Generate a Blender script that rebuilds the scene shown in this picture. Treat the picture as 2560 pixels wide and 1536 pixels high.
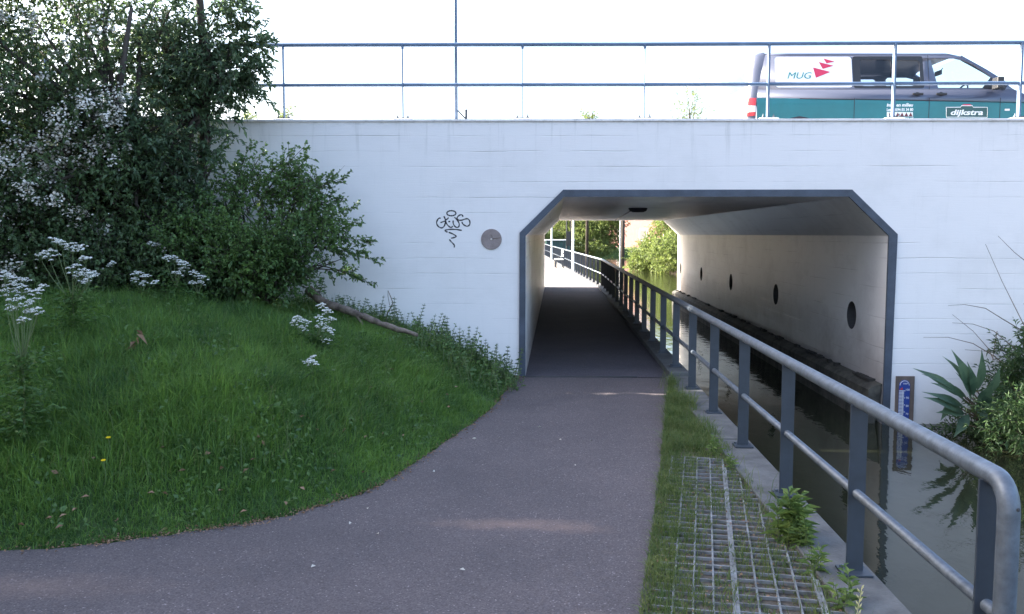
import bpy, bmesh, math, random
import numpy as np
from mathutils import Vector, Matrix
from mathutils.geometry import tessellate_polygon

random.seed(7); RNG = np.random.default_rng(11)
for o in list(bpy.data.objects): bpy.data.objects.remove(o)
SC = bpy.context.scene; COL = SC.collection
R = math.radians

# ------------------------------------------------------------------ camera, sky, sun, exposure
CAM_H = 1.8; F_PX = 2200.0; HORIZ = 586.0; YAW = R(0.6)
PITCH = math.atan((768 - HORIZ) / F_PX)
cd = bpy.data.cameras.new('camera'); cam = bpy.data.objects.new('camera', cd); COL.objects.link(cam)
cam.location = (0, 0, CAM_H); cam.rotation_euler = (math.pi / 2 - PITCH, 0, YAW)
cd.sensor_width = 36; cd.lens = F_PX / 2560 * 36; cd.clip_end = 2000; cd.clip_start = 0.05
SC.camera = cam
SUN_EL = R(26); SUN_DIR = Vector((-0.985 * math.cos(SUN_EL), 0.17 * math.cos(SUN_EL), math.sin(SUN_EL))).normalized()
w = bpy.data.worlds.new('World'); SC.world = w; w.use_nodes = True
nt = w.node_tree; nt.nodes.clear()
sk = nt.nodes.new('ShaderNodeTexSky'); sk.sky_type = 'NISHITA'; sk.sun_disc = False
sk.sun_elevation = SUN_EL; sk.sun_rotation = math.atan2(SUN_DIR.x, SUN_DIR.y)
sk.air_density = 0.9; sk.dust_density = 4.5; sk.ozone_density = 1.0
bg = nt.nodes.new('ShaderNodeBackground'); bg.inputs['Strength'].default_value = 0.15
wo = nt.nodes.new('ShaderNodeOutputWorld')
nt.links.new(sk.outputs[0], bg.inputs[0]); nt.links.new(bg.outputs[0], wo.inputs[0])
sl = bpy.data.lights.new('sun', 'SUN'); sl.energy = 5.0; sl.angle = R(0.5); sl.color = (1.0, 0.93, 0.82)
so = bpy.data.objects.new('sun', sl); COL.objects.link(so)
so.rotation_euler = (-SUN_DIR).to_track_quat('-Z', 'Y').to_euler()
SC.cycles.max_bounces = 12; SC.cycles.diffuse_bounces = 8; SC.cycles.transparent_max_bounces = 16
SC.view_settings.view_transform = 'Standard'; SC.view_settings.look = 'None'
SC.view_settings.gamma = 1; SC.view_settings.use_curve_mapping = False
SC.view_settings.exposure = 2.5

# ------------------------------------------------------------------ helpers
def tag(o, label=None, cat=None, group=None, kind=None):
    if label: o['label'] = label
    if cat: o['category'] = cat
    if group: o['group'] = group
    if kind: o['kind'] = kind
    return o
def thing(name, label, cat, loc=(0, 0, 0), rz=0, group=None):
    o = bpy.data.objects.new(name, None); COL.objects.link(o); o.empty_display_size = 0.1
    o.location = loc; o.rotation_euler = (0, 0, rz); return tag(o, label, cat, group)
def nrm(v):
    v = Vector(v); return v.normalized() if v.length > 1e-9 else Vector((0, 0, 1))
class MB:
    def __init__(s): s.v = []; s.f = []; s.m = []
    def add(s, vs, fs, mi=0):
        b = len(s.v); s.v += [tuple(p) for p in vs]; s.f += [tuple(i + b for i in f) for f in fs]; s.m += [mi] * len(fs)
    def box(s, c, d, rz=0, mi=0, mat=None):
        x, y, z = d[0] / 2, d[1] / 2, d[2] / 2
        M = mat or Matrix.Rotation(rz, 3, 'Z')
        vs = [Vector(c) + M @ Vector(p) for p in [(-x,-y,-z),(x,-y,-z),(x,y,-z),(-x,y,-z),(-x,-y,z),(x,-y,z),(x,y,z),(-x,y,z)]]
        s.add(vs, [(0,3,2,1),(4,5,6,7),(0,1,5,4),(1,2,6,5),(2,3,7,6),(3,0,4,7)], mi)
    def tube(s, pts, r, n=8, cap=True, mi=0):
        pts = [Vector(p) for p in pts]; m = len(pts)
        rr = r if isinstance(r, (list, tuple)) else [r] * m
        d0 = nrm(pts[1] - pts[0]); up = Vector((0, 0, 1)) if abs(d0.z) < .9 else Vector((1, 0, 0))
        a = d0.cross(up).normalized(); vs = []
        for i, p in enumerate(pts):
            d = nrm(pts[min(i + 1, m - 1)] - pts[max(i - 1, 0)])
            a = (a - d * a.dot(d)).normalized(); b = d.cross(a)
            for k in range(n):
                t = 2 * math.pi * k / n; vs.append(p + (a * math.cos(t) + b * math.sin(t)) * rr[i])
        fs = [(i * n + k, i * n + (k + 1) % n, (i + 1) * n + (k + 1) % n, (i + 1) * n + k) for i in range(m - 1) for k in range(n)]
        if cap: fs += [tuple(range(n - 1, -1, -1)), tuple((m - 1) * n + k for k in range(n))]
        s.add(vs, fs, mi)
    def poly(s, pts, holes=(), mi=0, flip=False):
        loops = [[Vector(p) for p in pts]] + [[Vector(p) for p in h] for h in holes]
        tr = tessellate_polygon(loops); vs = [p for l in loops for p in l]
        s.add(vs, [t[::-1] if flip else t for t in tr], mi)
    def prism(s, pts, off, mi=0):
        n = len(pts); off = Vector(off); a = [Vector(p) for p in pts]; b = [p + off for p in a]
        s.poly(a, mi=mi); s.poly(b, mi=mi, flip=True)
        s.add(a + b, [(i, (i + 1) % n, n + (i + 1) % n, n + i) for i in range(n)], mi)
    def lathe(s, prof, n=20, M=None, mi=0):
        M = M or Matrix.Identity(4); vs = []
        for r, z in prof:
            for k in range(n):
                t = 2 * math.pi * k / n; vs.append(M @ Vector((r * math.cos(t), r * math.sin(t), z)))
        m = len(prof)
        s.add(vs, [(i*n+k, i*n+(k+1)%n, (i+1)*n+(k+1)%n, (i+1)*n+k) for i in range(m-1) for k in range(n)], mi)
    def mesh(s, name, mats, smooth=False):
        me = bpy.data.meshes.new(name); me.from_pydata(s.v, [], s.f)
        for m in (mats if isinstance(mats, (list, tuple)) else [mats]): me.materials.append(m)
        me.polygons.foreach_set('material_index', s.m)
        if smooth: me.polygons.foreach_set('use_smooth', [True] * len(s.f))
        me.update(); return me
    def build(s, name, mats, parent=None, smooth=False, bevel=0, fixn=True, **k):
        me = s.mesh(name, mats, smooth)
        if fixn:
            b = bmesh.new(); b.from_mesh(me); bmesh.ops.recalc_face_normals(b, faces=b.faces); b.to_mesh(me); b.free()
        return link(name, me, parent, bevel=bevel, **k)
def link(name, me, parent=None, bevel=0, label=None, cat=None, group=None, kind=None):
    o = bpy.data.objects.new(name, me); COL.objects.link(o); o.parent = parent
    if bevel:
        md = o.modifiers.new('bevel', 'BEVEL'); md.width = bevel; md.segments = 2; md.limit_method = 'ANGLE'
    return tag(o, label, cat, group, kind)
def copy_tree(o, parent=None):
    c = o.copy(); COL.objects.link(c); c.parent = parent
    for ch in list(o.children): copy_tree(ch, c)
    return c
PH = R(2.2527); CP, SP = math.cos(PH), math.sin(PH)
def TT(s, t, z=0.0): return Vector((s * CP + t * SP, -s * SP + t * CP, z))     # tunnel axes to world
CY, SY_, CT, ST = math.cos(YAW), math.sin(YAW), math.cos(PITCH), math.sin(PITCH)
FW = Vector((-SY_ * CT, CY * CT, -ST)); RT = Vector((CY, SY_, 0)); UPV = RT.cross(FW)
def at(u, v, Y):                                                               # measured point on a plane Y metres away
    u *= 1.0352; v *= 1.0352
    r = FW * F_PX + RT * (u - 1280) - UPV * (v - 768)
    return Vector((0, 0, CAM_H)) + r * (Y / r.y)

# ------------------------------------------------------------------ materials
def mat(name, col, rough=.6, metal=0.0, var=0.0, scale=6.0, col2=None, bump=0.0, bscale=40.0, stretch=(1, 1, 1), spec=.5, detail=5, coat=0):
    m = bpy.data.materials.new(name); m.use_nodes = True; n = m.node_tree; b = n.nodes['Principled BSDF']
    b.inputs['Base Color'].default_value = (*col, 1); b.inputs['Roughness'].default_value = rough
    b.inputs['Metallic'].default_value = metal; b.inputs['Specular IOR Level'].default_value = spec
    b.inputs['Coat Weight'].default_value = coat
    tc = n.nodes.new('ShaderNodeTexCoord'); mp = n.nodes.new('ShaderNodeMapping'); mp.inputs['Scale'].default_value = stretch
    n.links.new(tc.outputs['Object'], mp.inputs[0])
    if var or col2:
        nz = n.nodes.new('ShaderNodeTexNoise'); nz.inputs['Scale'].default_value = scale; nz.inputs['Detail'].default_value = detail
        nz.inputs['Roughness'].default_value = .65
        n.links.new(mp.outputs[0], nz.inputs[0])
        cr = n.nodes.new('ShaderNodeValToRGB')
        c2 = col2 or tuple(c * (1 - var) for c in col)
        c1 = col if col2 else tuple(min(1, c * (1 + var)) for c in col)
        cr.color_ramp.elements[0].position = .32; cr.color_ramp.elements[1].position = .68
        cr.color_ramp.elements[0].color = (*c2, 1); cr.color_ramp.elements[1].color = (*c1, 1)
        n.links.new(nz.outputs[0], cr.inputs[0]); n.links.new(cr.outputs[0], b.inputs['Base Color'])
    if bump:
        n2 = n.nodes.new('ShaderNodeTexNoise'); n2.inputs['Scale'].default_value = bscale; n2.inputs['Detail'].default_value = 4
        n.links.new(mp.outputs[0], n2.inputs[0]); bp = n.nodes.new('ShaderNodeBump'); bp.inputs['Strength'].default_value = bump
        bp.inputs['Distance'].default_value = .01
        n.links.new(n2.outputs[0], bp.inputs['Height']); n.links.new(bp.outputs[0], b.inputs['Normal'])
    return m
def N(n, t, **k):
    x = n.nodes.new(t)
    for a, b in k.items(): setattr(x, a, b)
    return x
def wall_mat(name, base, grime, rough=.55, grimeamt=.25, low=None):
    """painted board-marked concrete: recessed board joints, fine grain, grime in patches and runs"""
    m = bpy.data.materials.new(name); m.use_nodes = True; n = m.node_tree; b = n.nodes['Principled BSDF']; L = n.links.new
    b.inputs['Roughness'].default_value = rough; b.inputs['Specular IOR Level'].default_value = .35
    g = N(n, 'ShaderNodeNewGeometry'); sep = N(n, 'ShaderNodeSeparateXYZ'); L(g.outputs['Position'], sep.inputs[0])
    def math_(op, a, bb=None, clamp=False):
        x = N(n, 'ShaderNodeMath', operation=op, use_clamp=clamp)
        for i, q in enumerate((a, bb)):
            if q is None: continue
            if isinstance(q, (int, float)): x.inputs[i].default_value = q
            else: L(q, x.inputs[i])
        return x.outputs[0]
    def noise(scale, st, det=4, rg=.6):
        mp = N(n, 'ShaderNodeMapping'); mp.inputs['Scale'].default_value = st; L(g.outputs['Position'], mp.inputs[0])
        z = N(n, 'ShaderNodeTexNoise'); z.inputs['Scale'].default_value = scale; z.inputs['Detail'].default_value = det; z.inputs['Roughness'].default_value = rg
        L(mp.outputs[0], z.inputs[0]); return z.outputs[0]
    wob = noise(1.1, (1, 1, .3), 5)
    zz = math_('ADD', math_('MULTIPLY', sep.outputs[2], 1 / .19), math_('MULTIPLY', wob, .22))
    fr = math_('FRACT', zz); d = math_('ABSOLUTE', math_('SUBTRACT', fr, .5))
    line = math_('MULTIPLY', math_('SUBTRACT', d, .463), 30, True)          # thin joints
    msk = math_('MULTIPLY', math_('SUBTRACT', noise(1.3, (.8, .8, 5.5), 3), .46), 5, True)
    line = math_('MULTIPLY', line, msk)
    grain = noise(9, (.5, .5, 7), 5, .7); fine = noise(70, (1, 1, 1), 3)
    gr = math_('MULTIPLY', math_('SUBTRACT', noise(.8, (1, 1, 1.4), 7, .7), .48), 2.5, True)
    runs = math_('MULTIPLY', math_('SUBTRACT', noise(4.0, (2.4, 2.4, .16), 5, .7), .56), 4, True)
    topm = math_('MULTIPLY', math_('SUBTRACT', sep.outputs[2], 2.72), 2.2, True)
    amt = math_('ADD', math_('MULTIPLY', gr, grimeamt), math_('MULTIPLY', runs, math_('ADD', math_('MULTIPLY', topm, .45), .10)), True)
    edge = math_('MULTIPLY', math_('SUBTRACT', sep.outputs[2], 3.12), 12, True)
    edge = math_('MULTIPLY', edge, math_('MULTIPLY', math_('SUBTRACT', noise(7, (1, 1, 2), 6, .75), .47), 4, True))
    amt = math_('ADD', amt, math_('MULTIPLY', edge, .55), True)
    amt = math_('ADD', amt, math_('MULTIPLY', line, .42), True)
    spots = math_('MULTIPLY', math_('SUBTRACT', noise(8.5, (1, 1, .6), 4, .6), .715), 12, True)
    amt = math_('ADD', amt, math_('MULTIPLY', spots, .5), True)
    if low:
        lw = math_('MULTIPLY', math_('SUBTRACT', math_('ADD', low, math_('MULTIPLY', noise(2.2, (1, 1, 1.2), 6, .7), .6)), sep.outputs[2]), 1.6, True)
        amt = math_('ADD', amt, math_('MULTIPLY', lw, .55), True)
    mx = N(n, 'ShaderNodeMix', data_type='RGBA'); L(amt, mx.inputs[0]); mx.inputs[6].default_value = (*base, 1); mx.inputs[7].default_value = (*grime, 1)
    L(mx.outputs[2], b.inputs['Base Color'])
    h = math_('ADD', math_('MULTIPLY', line, -.8), math_('ADD', math_('MULTIPLY', grain, .35), math_('MULTIPLY', fine, .12)))
    bp = N(n, 'ShaderNodeBump'); bp.inputs['Strength'].default_value = .55; bp.inputs['Distance'].default_value = .008
    L(h, bp.inputs['Height']); L(bp.outputs[0], b.inputs['Normal'])
    return m
def asphalt(name, col, warm_patch=0.0):
    m = bpy.data.materials.new(name); m.use_nodes = True; n = m.node_tree; b = n.nodes['Principled BSDF']; L = n.links.new
    b.inputs['Roughness'].default_value = .85; b.inputs['Specular IOR Level'].default_value = .3
    g = N(n, 'ShaderNodeNewGeometry')
    v = N(n, 'ShaderNodeTexVoronoi'); v.inputs['Scale'].default_value = 130; L(g.outputs['Position'], v.inputs[0])
    cr = N(n, 'ShaderNodeValToRGB'); L(v.outputs['Color'], cr.inputs[0]); e = cr.color_ramp.elements
    e[0].position = .1; e[0].color = (*[c * .62 for c in col], 1); e[1].position = .86; e[1].color = (*[c * 1.15 for c in col], 1)
    e2 = e.new(.97); e2.color = (*[min(1, c * 2.4) for c in col], 1)
    nz = N(n, 'ShaderNodeTexNoise'); nz.inputs['Scale'].default_value = .9; nz.inputs['Detail'].default_value = 7; nz.inputs['Roughness'].default_value = .65; L(g.outputs['Position'], nz.inputs[0])
    c2 = N(n, 'ShaderNodeValToRGB'); L(nz.outputs[0], c2.inputs[0]); c2.color_ramp.elements[0].position = .3; c2.color_ramp.elements[1].position = .72
    c2.color_ramp.elements[0].color = (.8, .8, .82, 1); c2.color_ramp.elements[1].color = (1.14, 1.1, 1.1, 1)
    mx = N(n, 'ShaderNodeMix', data_type='RGBA', blend_type='MULTIPLY'); mx.inputs[0].default_value = 1; L(cr.outputs[0], mx.inputs[6]); L(c2.outputs[0], mx.inputs[7])
    out = mx.outputs[2]
    if warm_patch:     # soft oval patches of a warmer, paler tone in the asphalt colour
        for (cx, cy, rx, ry, st) in ((-.05, 5.35, .62, .14, .42), (-2.6, 4.35, .9, .22, .22), (.35, 5.25, .3, .12, .2)):
            mp = N(n, 'ShaderNodeMapping'); mp.vector_type = 'POINT'
            mp.inputs['Location'].default_value = (-cx / rx, -cy / ry, 0); mp.inputs['Scale'].default_value = (1 / rx, 1 / ry, 0)
            L(g.outputs['Position'], mp.inputs[0]); ln = N(n, 'ShaderNodeVectorMath', operation='LENGTH'); L(mp.outputs[0], ln.inputs[0])
            n3 = N(n, 'ShaderNodeTexNoise'); n3.inputs['Scale'].default_value = 9; n3.inputs['Detail'].default_value = 6; L(g.outputs['Position'], n3.inputs[0])
            a = N(n, 'ShaderNodeMath', operation='SUBTRACT'); L(n3.outputs[0], a.inputs[0]); L(ln.outputs['Value'], a.inputs[1])
            a2 = N(n, 'ShaderNodeMath', operation='ADD'); L(a.outputs[0], a2.inputs[0]); a2.inputs[1].default_value = .5
            a3 = N(n, 'ShaderNodeMath', operation='MULTIPLY', use_clamp=True); L(a2.outputs[0], a3.inputs[0]); a3.inputs[1].default_value = st
            m2 = N(n, 'ShaderNodeMix', data_type='RGBA'); L(a3.outputs[0], m2.inputs[0]); L(out, m2.inputs[6]); m2.inputs[7].default_value = (.34, .22, .17, 1); out = m2.outputs[2]
    L(out, b.inputs['Base Color'])
    bp = N(n, 'ShaderNodeBump'); bp.inputs['Strength'].default_value = .5; bp.inputs['Distance'].default_value = .004
    L(v.outputs['Distance'], bp.inputs['Height']); L(bp.outputs[0], b.inputs['Normal'])
    return m
def leaf_mat(name, c1, c2, trans=.35, rough=.45, noise_scale=1.2):
    """leaf colour varies leaf by leaf (attribute rnd) and slowly through the crown"""
    m = bpy.data.materials.new(name); m.use_nodes = True; n = m.node_tree; b = n.nodes['Principled BSDF']; L = n.links.new
    a = N(n, 'ShaderNodeAttribute'); a.attribute_name = 'rnd'
    g = N(n, 'ShaderNodeNewGeometry'); nz = N(n, 'ShaderNodeTexNoise'); nz.inputs['Scale'].default_value = noise_scale; nz.inputs['Detail'].default_value = 3; L(g.outputs['Position'], nz.inputs[0])
    s = N(n, 'ShaderNodeMath', operation='MULTIPLY_ADD'); L(nz.outputs[0], s.inputs[0]); s.inputs[1].default_value = 1.1; s.inputs[2].default_value = -.3
    s2 = N(n, 'ShaderNodeMath', operation='MULTIPLY_ADD', use_clamp=True); L(a.outputs['Fac'], s2.inputs[0]); s2.inputs[1].default_value = .55; L(s.outputs[0], s2.inputs[2])
    mx = N(n, 'ShaderNodeMix', data_type='RGBA'); L(s2.outputs[0], mx.inputs[0]); mx.inputs[6].default_value = (*c1, 1); mx.inputs[7].default_value = (*c2, 1)
    L(mx.outputs[2], b.inputs['Base Color']); b.inputs['Roughness'].default_value = rough; b.inputs['Specular IOR Level'].default_value = .4
    t = N(n, 'ShaderNodeBsdfTranslucent'); hs = N(n, 'ShaderNodeHueSaturation'); hs.inputs['Value'].default_value = 1.6; hs.inputs['Hue'].default_value = .49
    L(mx.outputs[2], hs.inputs['Color']); L(hs.outputs[0], t.inputs[0])
    ms = N(n, 'ShaderNodeMixShader'); ms.inputs[0].default_value = trans; L(b.outputs[0], ms.inputs[1]); L(t.outputs[0], ms.inputs[2])
    L(ms.outputs[0], n.nodes['Material Output'].inputs[0]); return m
def glass_mat(name, tint, gloss=.12):
    m = bpy.data.materials.new(name); m.use_nodes = True; n = m.node_tree; n.nodes.remove(n.nodes['Principled BSDF']); L = n.links.new
    t = N(n, 'ShaderNodeBsdfTransparent'); t.inputs[0].default_value = (*tint, 1); g = N(n, 'ShaderNodeBsdfGlossy'); g.inputs['Roughness'].default_value = .03
    lw = N(n, 'ShaderNodeLayerWeight'); lw.inputs[0].default_value = .5; pw = N(n, 'ShaderNodeMath', operation='POWER'); L(lw.outputs['Facing'], pw.inputs[0]); pw.inputs[1].default_value = 4; pm = N(n, 'ShaderNodeMath', operation='MULTIPLY_ADD'); L(pw.outputs[0], pm.inputs[0]); pm.inputs[1].default_value = .5; pm.inputs[2].default_value = .05; ms = N(n, 'ShaderNodeMixShader')
    L(pm.outputs[0], ms.inputs[0]); L(t.outputs[0], ms.inputs[1]); L(g.outputs[0], ms.inputs[2]); L(ms.outputs[0], n.nodes['Material Output'].inputs[0]); return m
M_WALL = wall_mat('white_painted_concrete', (.83, .80, .80), (.32, .32, .30), .5, .22, low=-.50)
M_TUN = wall_mat('tunnel_painted_concrete', (.84, .82, .82), (.20, .16, .15), .36, .42, low=.40)
M_CEIL = wall_mat('tunnel_ceiling_paint', (.84, .79, .79), (.5, .45, .44), .45, .35)
M_FRAME = mat('slate_blue_paint', (.055, .07, .10), .5, var=.25, scale=4, bump=.2)
M_POST = mat('dark_blue_steel_paint', (.036, .046, .062), .42, var=.15, scale=9)
M_RAIL = mat('galvanised_pipe', (.115, .137, .168), .46, .35, var=.28, scale=16, bump=.12, bscale=70)
M_RAIL2 = mat('mid_blue_pipe', (.12, .16, .22), .4, .45, var=.15, scale=12)
M_BRAIL = mat('blue_grey_railing_paint', (.11, .17, .27), .5, .1, var=.12, scale=8)
M_PATH = asphalt('path_asphalt', (.118, .101, .102), 1)
M_PATHT = asphalt('shade_darkened_asphalt', (.10, .088, .098))  # same asphalt as the path, tunnel shade mixed into its colour
M_PATHF = asphalt('sun_bleached_tone_asphalt', (.30, .28, .26))  # asphalt lightened: the glare of full sun is put into its colour
M_ROAD = asphalt('road_asphalt', (.06, .06, .06))
M_CURB = mat('kerb_concrete', (.13, .13, .13), .8, col2=(.06, .06, .06), scale=5, bump=.35, bscale=60)
M_SOIL = mat('soil', (.075, .055, .04), .95, col2=(.035, .028, .02), scale=14, bump=.8, bscale=50)
M_SOILG = mat('gravelly_soil', (.15, .125, .10), .95, col2=(.05, .042, .034), scale=32, bump=1.0, bscale=60)
M_TURF = mat('turf', (.05, .10, .022), .95, col2=(.025, .045, .012), scale=6, bump=.8, bscale=30)
M_SAND = mat('gravel', (.36, .30, .25), .95, col2=(.2, .18, .12), scale=8, bump=.5)
M_GRID = mat('grey_plastic_grid', (.25, .26, .27), .75, col2=(.09, .09, .085), scale=9, bump=.2)
M_BARK = mat('bark', (.075, .058, .045), .9, col2=(.03, .025, .02), scale=9, stretch=(1, 1, .2), bump=.8, bscale=25)
M_DEAD = mat('dead_wood', (.27, .21, .17), .85, col2=(.07, .05, .04), scale=11, bump=.8, bscale=30)
M_L_HAW = leaf_mat('hawthorn_leaf', (.046, .080, .042), (.13, .20, .075))
M_L_DARK = leaf_mat('dark_leaf', (.046, .080, .050), (.12, .19, .085), rough=.4)
M_L_SHR = leaf_mat('shrub_leaf', (.042, .090, .038), (.14, .24, .062))
M_L_FAR = leaf_mat('far_leaf', (.07, .12, .03), (.20, .25, .07), .45)
M_L_HEDGE = leaf_mat('hedge_leaf', (.05, .10, .025), (.14, .20, .06), .4)
M_L_WEED = leaf_mat('weed_leaf', (.035, .085, .022), (.11, .20, .05))
M_L_DOCK = leaf_mat('dock_leaf', (.045, .085, .055), (.10, .165, .095), .3, .4, 9)
M_L_BANK = leaf_mat('bank_leaf', (.028, .066, .026), (.085, .15, .05), .3, .5, 4)
M_L_LIME = leaf_mat('pale_weed_leaf', (.07, .13, .03), (.18, .26, .075), .35, .45, 5)
M_GRASS = leaf_mat('grass_blade', (.020, .070, .024), (.17, .30, .055), .4, .5, 1.5)
M_GRASS2 = leaf_mat('verge_grass_blade', (.035, .085, .018), (.16, .19, .06), .35, .55, 6)
M_STEM = mat('plant_stem', (.10, .14, .05), .7); M_TWIG = mat('dry_twig', (.12, .085, .06), .85)
M_FLOWER = mat('white_petal', (.72, .72, .68), .7); M_FLOWER.node_tree.nodes['Principled BSDF'].inputs['Subsurface Weight'].default_value = 0
M_HFLOW = mat('hawthorn_petal', (.76, .73, .66), .75, col2=(.55, .50, .42), scale=3)
M_YEL = mat('yellow_petal', (.8, .62, .02), .5)
M_DRY = leaf_mat('dry_leaf', (.13, .07, .04), (.34, .22, .14), .1, .8)
def water_mat():
    m = bpy.data.materials.new('canal_water'); m.use_nodes = True; n = m.node_tree; b = n.nodes['Principled BSDF']; L = n.links.new
    b.inputs['Base Color'].default_value = (.016, .018, .010, 1); b.inputs['Roughness'].default_value = .025; b.inputs['IOR'].default_value = 1.333
    b.inputs['Specular IOR Level'].default_value = .75
    g = N(n, 'ShaderNodeNewGeometry'); mp = N(n, 'ShaderNodeMapping'); mp.inputs['Scale'].default_value = (1, .55, 1); L(g.outputs['Position'], mp.inputs[0])
    a = N(n, 'ShaderNodeTexNoise'); a.inputs['Scale'].default_value = 4.5; a.inputs['Detail'].default_value = 4; L(mp.outputs[0], a.inputs[0])
    # ripples are stronger under the deck and beyond it, still water lies in front
    sp = N(n, 'ShaderNodeSeparateXYZ'); L(g.outputs['Position'], sp.inputs[0]); r = N(n, 'ShaderNodeMapRange'); L(sp.outputs[1], r.inputs[0])
    r.inputs[1].default_value = 9; r.inputs[2].default_value = 16; r.inputs[3].default_value = .05; r.inputs[4].default_value = .17
    bp = N(n, 'ShaderNodeBump'); bp.inputs['Distance'].default_value = .06; L(r.outputs[0], bp.inputs['Strength']); L(a.outputs[0], bp.inputs['Height']); L(bp.outputs[0], b.inputs['Normal'])
    return m
M_WATER = water_mat()

# ------------------------------------------------------------------ setting: ground, path, water
D = 11.061; BACK = 30.066; ZW = -0.6
def TX(x, Y): return x + (Y - D) * SP / CP                     # an X at the portal carried along the tunnel
edge_l = [(-60, 3.2), (-12, 4.1), (-6, 4.5), (-2.97, 4.86), (-2.34, 5.04), (-1.92, 5.24), (-1.59, 5.43), (-1.28, 5.77), (-1.05, 6.11), (-.84, 6.8), (-.59, 7.8), (-.3, 9.04), (-.15, 10.29), (.0, 11.03)]
def er(s, t): p = TT(s, t); return (p.x, p.y)
edge_r = [er(1.50, 11.02), er(1.46, 11.0), er(1.25, 9.6), er(1.05, 8.2), er(.876, 6.985), er(.64, 5.4), er(.435, 4.075), er(.2, 2.3), er(-.2, -1), er(-1.2, -8)]
def catmull(pts, n=8):
    P = [Vector((*p, 0)) for p in pts]; out = []
    for i in range(len(P) - 1):
        a, b, c, d = P[max(i-1, 0)], P[i], P[i+1], P[min(i+2, len(P)-1)]
        for k in range(n):
            t = k / n; out.append(.5 * ((2*b) + (c-a)*t + (2*a-5*b+4*c-d)*t*t + (3*b-a-3*c+d)*t**3))
    out.append(P[-1]); return out
EL = [(-60, 3.2), (-12, 4.1)] + [(p.x, p.y) for p in catmull(edge_l[2:], 6)]
def wob(p, k):
    return (p[0] + .018 * math.sin(k * 2.3) + random.uniform(-.01, .01), p[1] + .018 * math.cos(k * 1.7) + random.uniform(-.01, .01))
ELw = [wob(p, i) if 2 < i < len(EL) - 2 else p for i, p in enumerate(EL)]
b = MB(); b.poly([(x, y, 0) for x, y in ELw + edge_r + [(-60, -8)]]); b.build('path', M_PATH, kind='structure')
b = MB(); b.add([TT(-.40, 11.10, .002), TT(1.46, 11.03, .002), TT(1.46, 30.1, .002), TT(-.40, 30.1, .002)], [(0, 1, 2, 3)]); b.build('path', M_PATHT, kind='structure')
pe2 = [(2.64, 30.07), (2.2, 34.5), (1.96, 44), (1.75, 63), (.6, 90)]
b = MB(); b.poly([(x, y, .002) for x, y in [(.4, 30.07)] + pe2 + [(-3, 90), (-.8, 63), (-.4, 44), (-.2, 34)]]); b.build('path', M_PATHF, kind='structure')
b = MB(); b.poly([(-30, 30.07, -.01), (2.95, 30.07, -.01), (2.85, 34, -.01), (2.3, 77, -.01), (-.5, 100, -.01), (-30, 100, -.01)]); b.build('far_verge', M_SAND, kind='structure')
b = MB(); b.add([(-400, -200, -1.3), (400, -200, -1.3), (400, 600, -1.3), (-400, 600, -1.3)], [(0, 1, 2, 3)]); b.build('ground', M_SOIL, kind='structure')
# water sheet, left boundary the kerb
b = MB(); b.poly([TT(1.60, -6, ZW), TT(1.60, 31, ZW), (2.7, 34, ZW), (2.0, 77, ZW), (-12, 112, ZW), (40, 112, ZW), (40, 31, ZW), (14, 31, ZW), (14, -6, ZW)]); b.build('water', M_WATER, kind='structure')
# banks beyond the tunnel
def bank(name, pts, z0, z1, m, inset=1.2):
    n = len(pts); c = Vector((sum(p[0] for p in pts) / n, sum(p[1] for p in pts) / n, 0)); b = MB()
    lo = [Vector((x, y, z0)) for x, y in pts]; hi = [Vector((x, y, z1)) + (c - Vector((x, y, 0))).normalized() * inset for x, y in pts]
    b.add(lo + hi, [(i, (i+1) % n, n + (i+1) % n, n + i) for i in range(n)]); b.poly(hi); return b.build(name, m, kind='structure')
bank('far_bank', [(10.5, 47), (9.4, 51), (8.7, 55), (8.5, 60), (9.2, 66), (11, 80), (60, 80), (60, 47)], -.9, -.35, M_SOIL, .6)
bank('far_bank', [(60, 96), (8, 96), (5, 96), (2.5, 92), (-10, 90), (-40, 89), (-60, 200), (200, 200), (200, 96)], -1, .15, M_TURF)
bank('right_bank', [(5.45, 11.2), (5.55, 10.3), (5.9, 9.5), (6.6, 9.0), (8, 8.3), (14, 7.6), (22, 7.6), (22, 11.2)], -.9, -.48, M_SOIL, .4)
# left embankment
EP = np.array(EL)
def edge_dist(x, y):
    p = np.stack([np.ravel(x), np.ravel(y)], 1); best = np.full(len(p), 1e9); sg = np.ones(len(p))
    for a, c in zip(EP[:-1], EP[1:]):
        d = c - a; t = np.clip(((p - a) @ d) / (d @ d), 0, 1); q = a + t[:, None] * d; r = p - q; dd = np.hypot(r[:, 0], r[:, 1])
        s = np.sign(d[0] * r[:, 1] - d[1] * r[:, 0]); m = dd < best; best[m] = dd[m]; sg[m] = s[m]
    return (best * sg).reshape(np.shape(x))
def vnoise(x, y, s=1.0, seed=0):
    return (np.sin(x * 1.7 * s + seed) * np.cos(y * 1.3 * s - seed * 2) + .6 * np.sin(x * 3.9 * s + y * 2.7 * s + seed * 3) + .35 * np.sin(x * 7.1 * s - y * 6.3 * s + seed)) / 1.9
def height(x, y):
    d = edge_dist(x, y); dp = np.maximum(d, 0)
    h = 1.22 * (1 - np.exp(-dp / 2.0)) * np.clip(dp / .45, 0, 1) ** .6 + .035 * vnoise(x, y, 1.4) * np.clip(dp, 0, 1)
    return np.where(d > 0, h, -.05)
xs = np.concatenate([np.arange(-30, -8, 1.0), np.arange(-8, .12, .1)]); ys = np.arange(2.6, 11.08, .1); ys[-1] = 11.07
gx, gy = np.meshgrid(xs, ys); hz = height(gx, gy); nx, ny = len(xs), len(ys)
dd = edge_dist(gx, gy)
vs = np.stack([gx.ravel(), gy.ravel(), hz.ravel()], 1); fs = []
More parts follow.
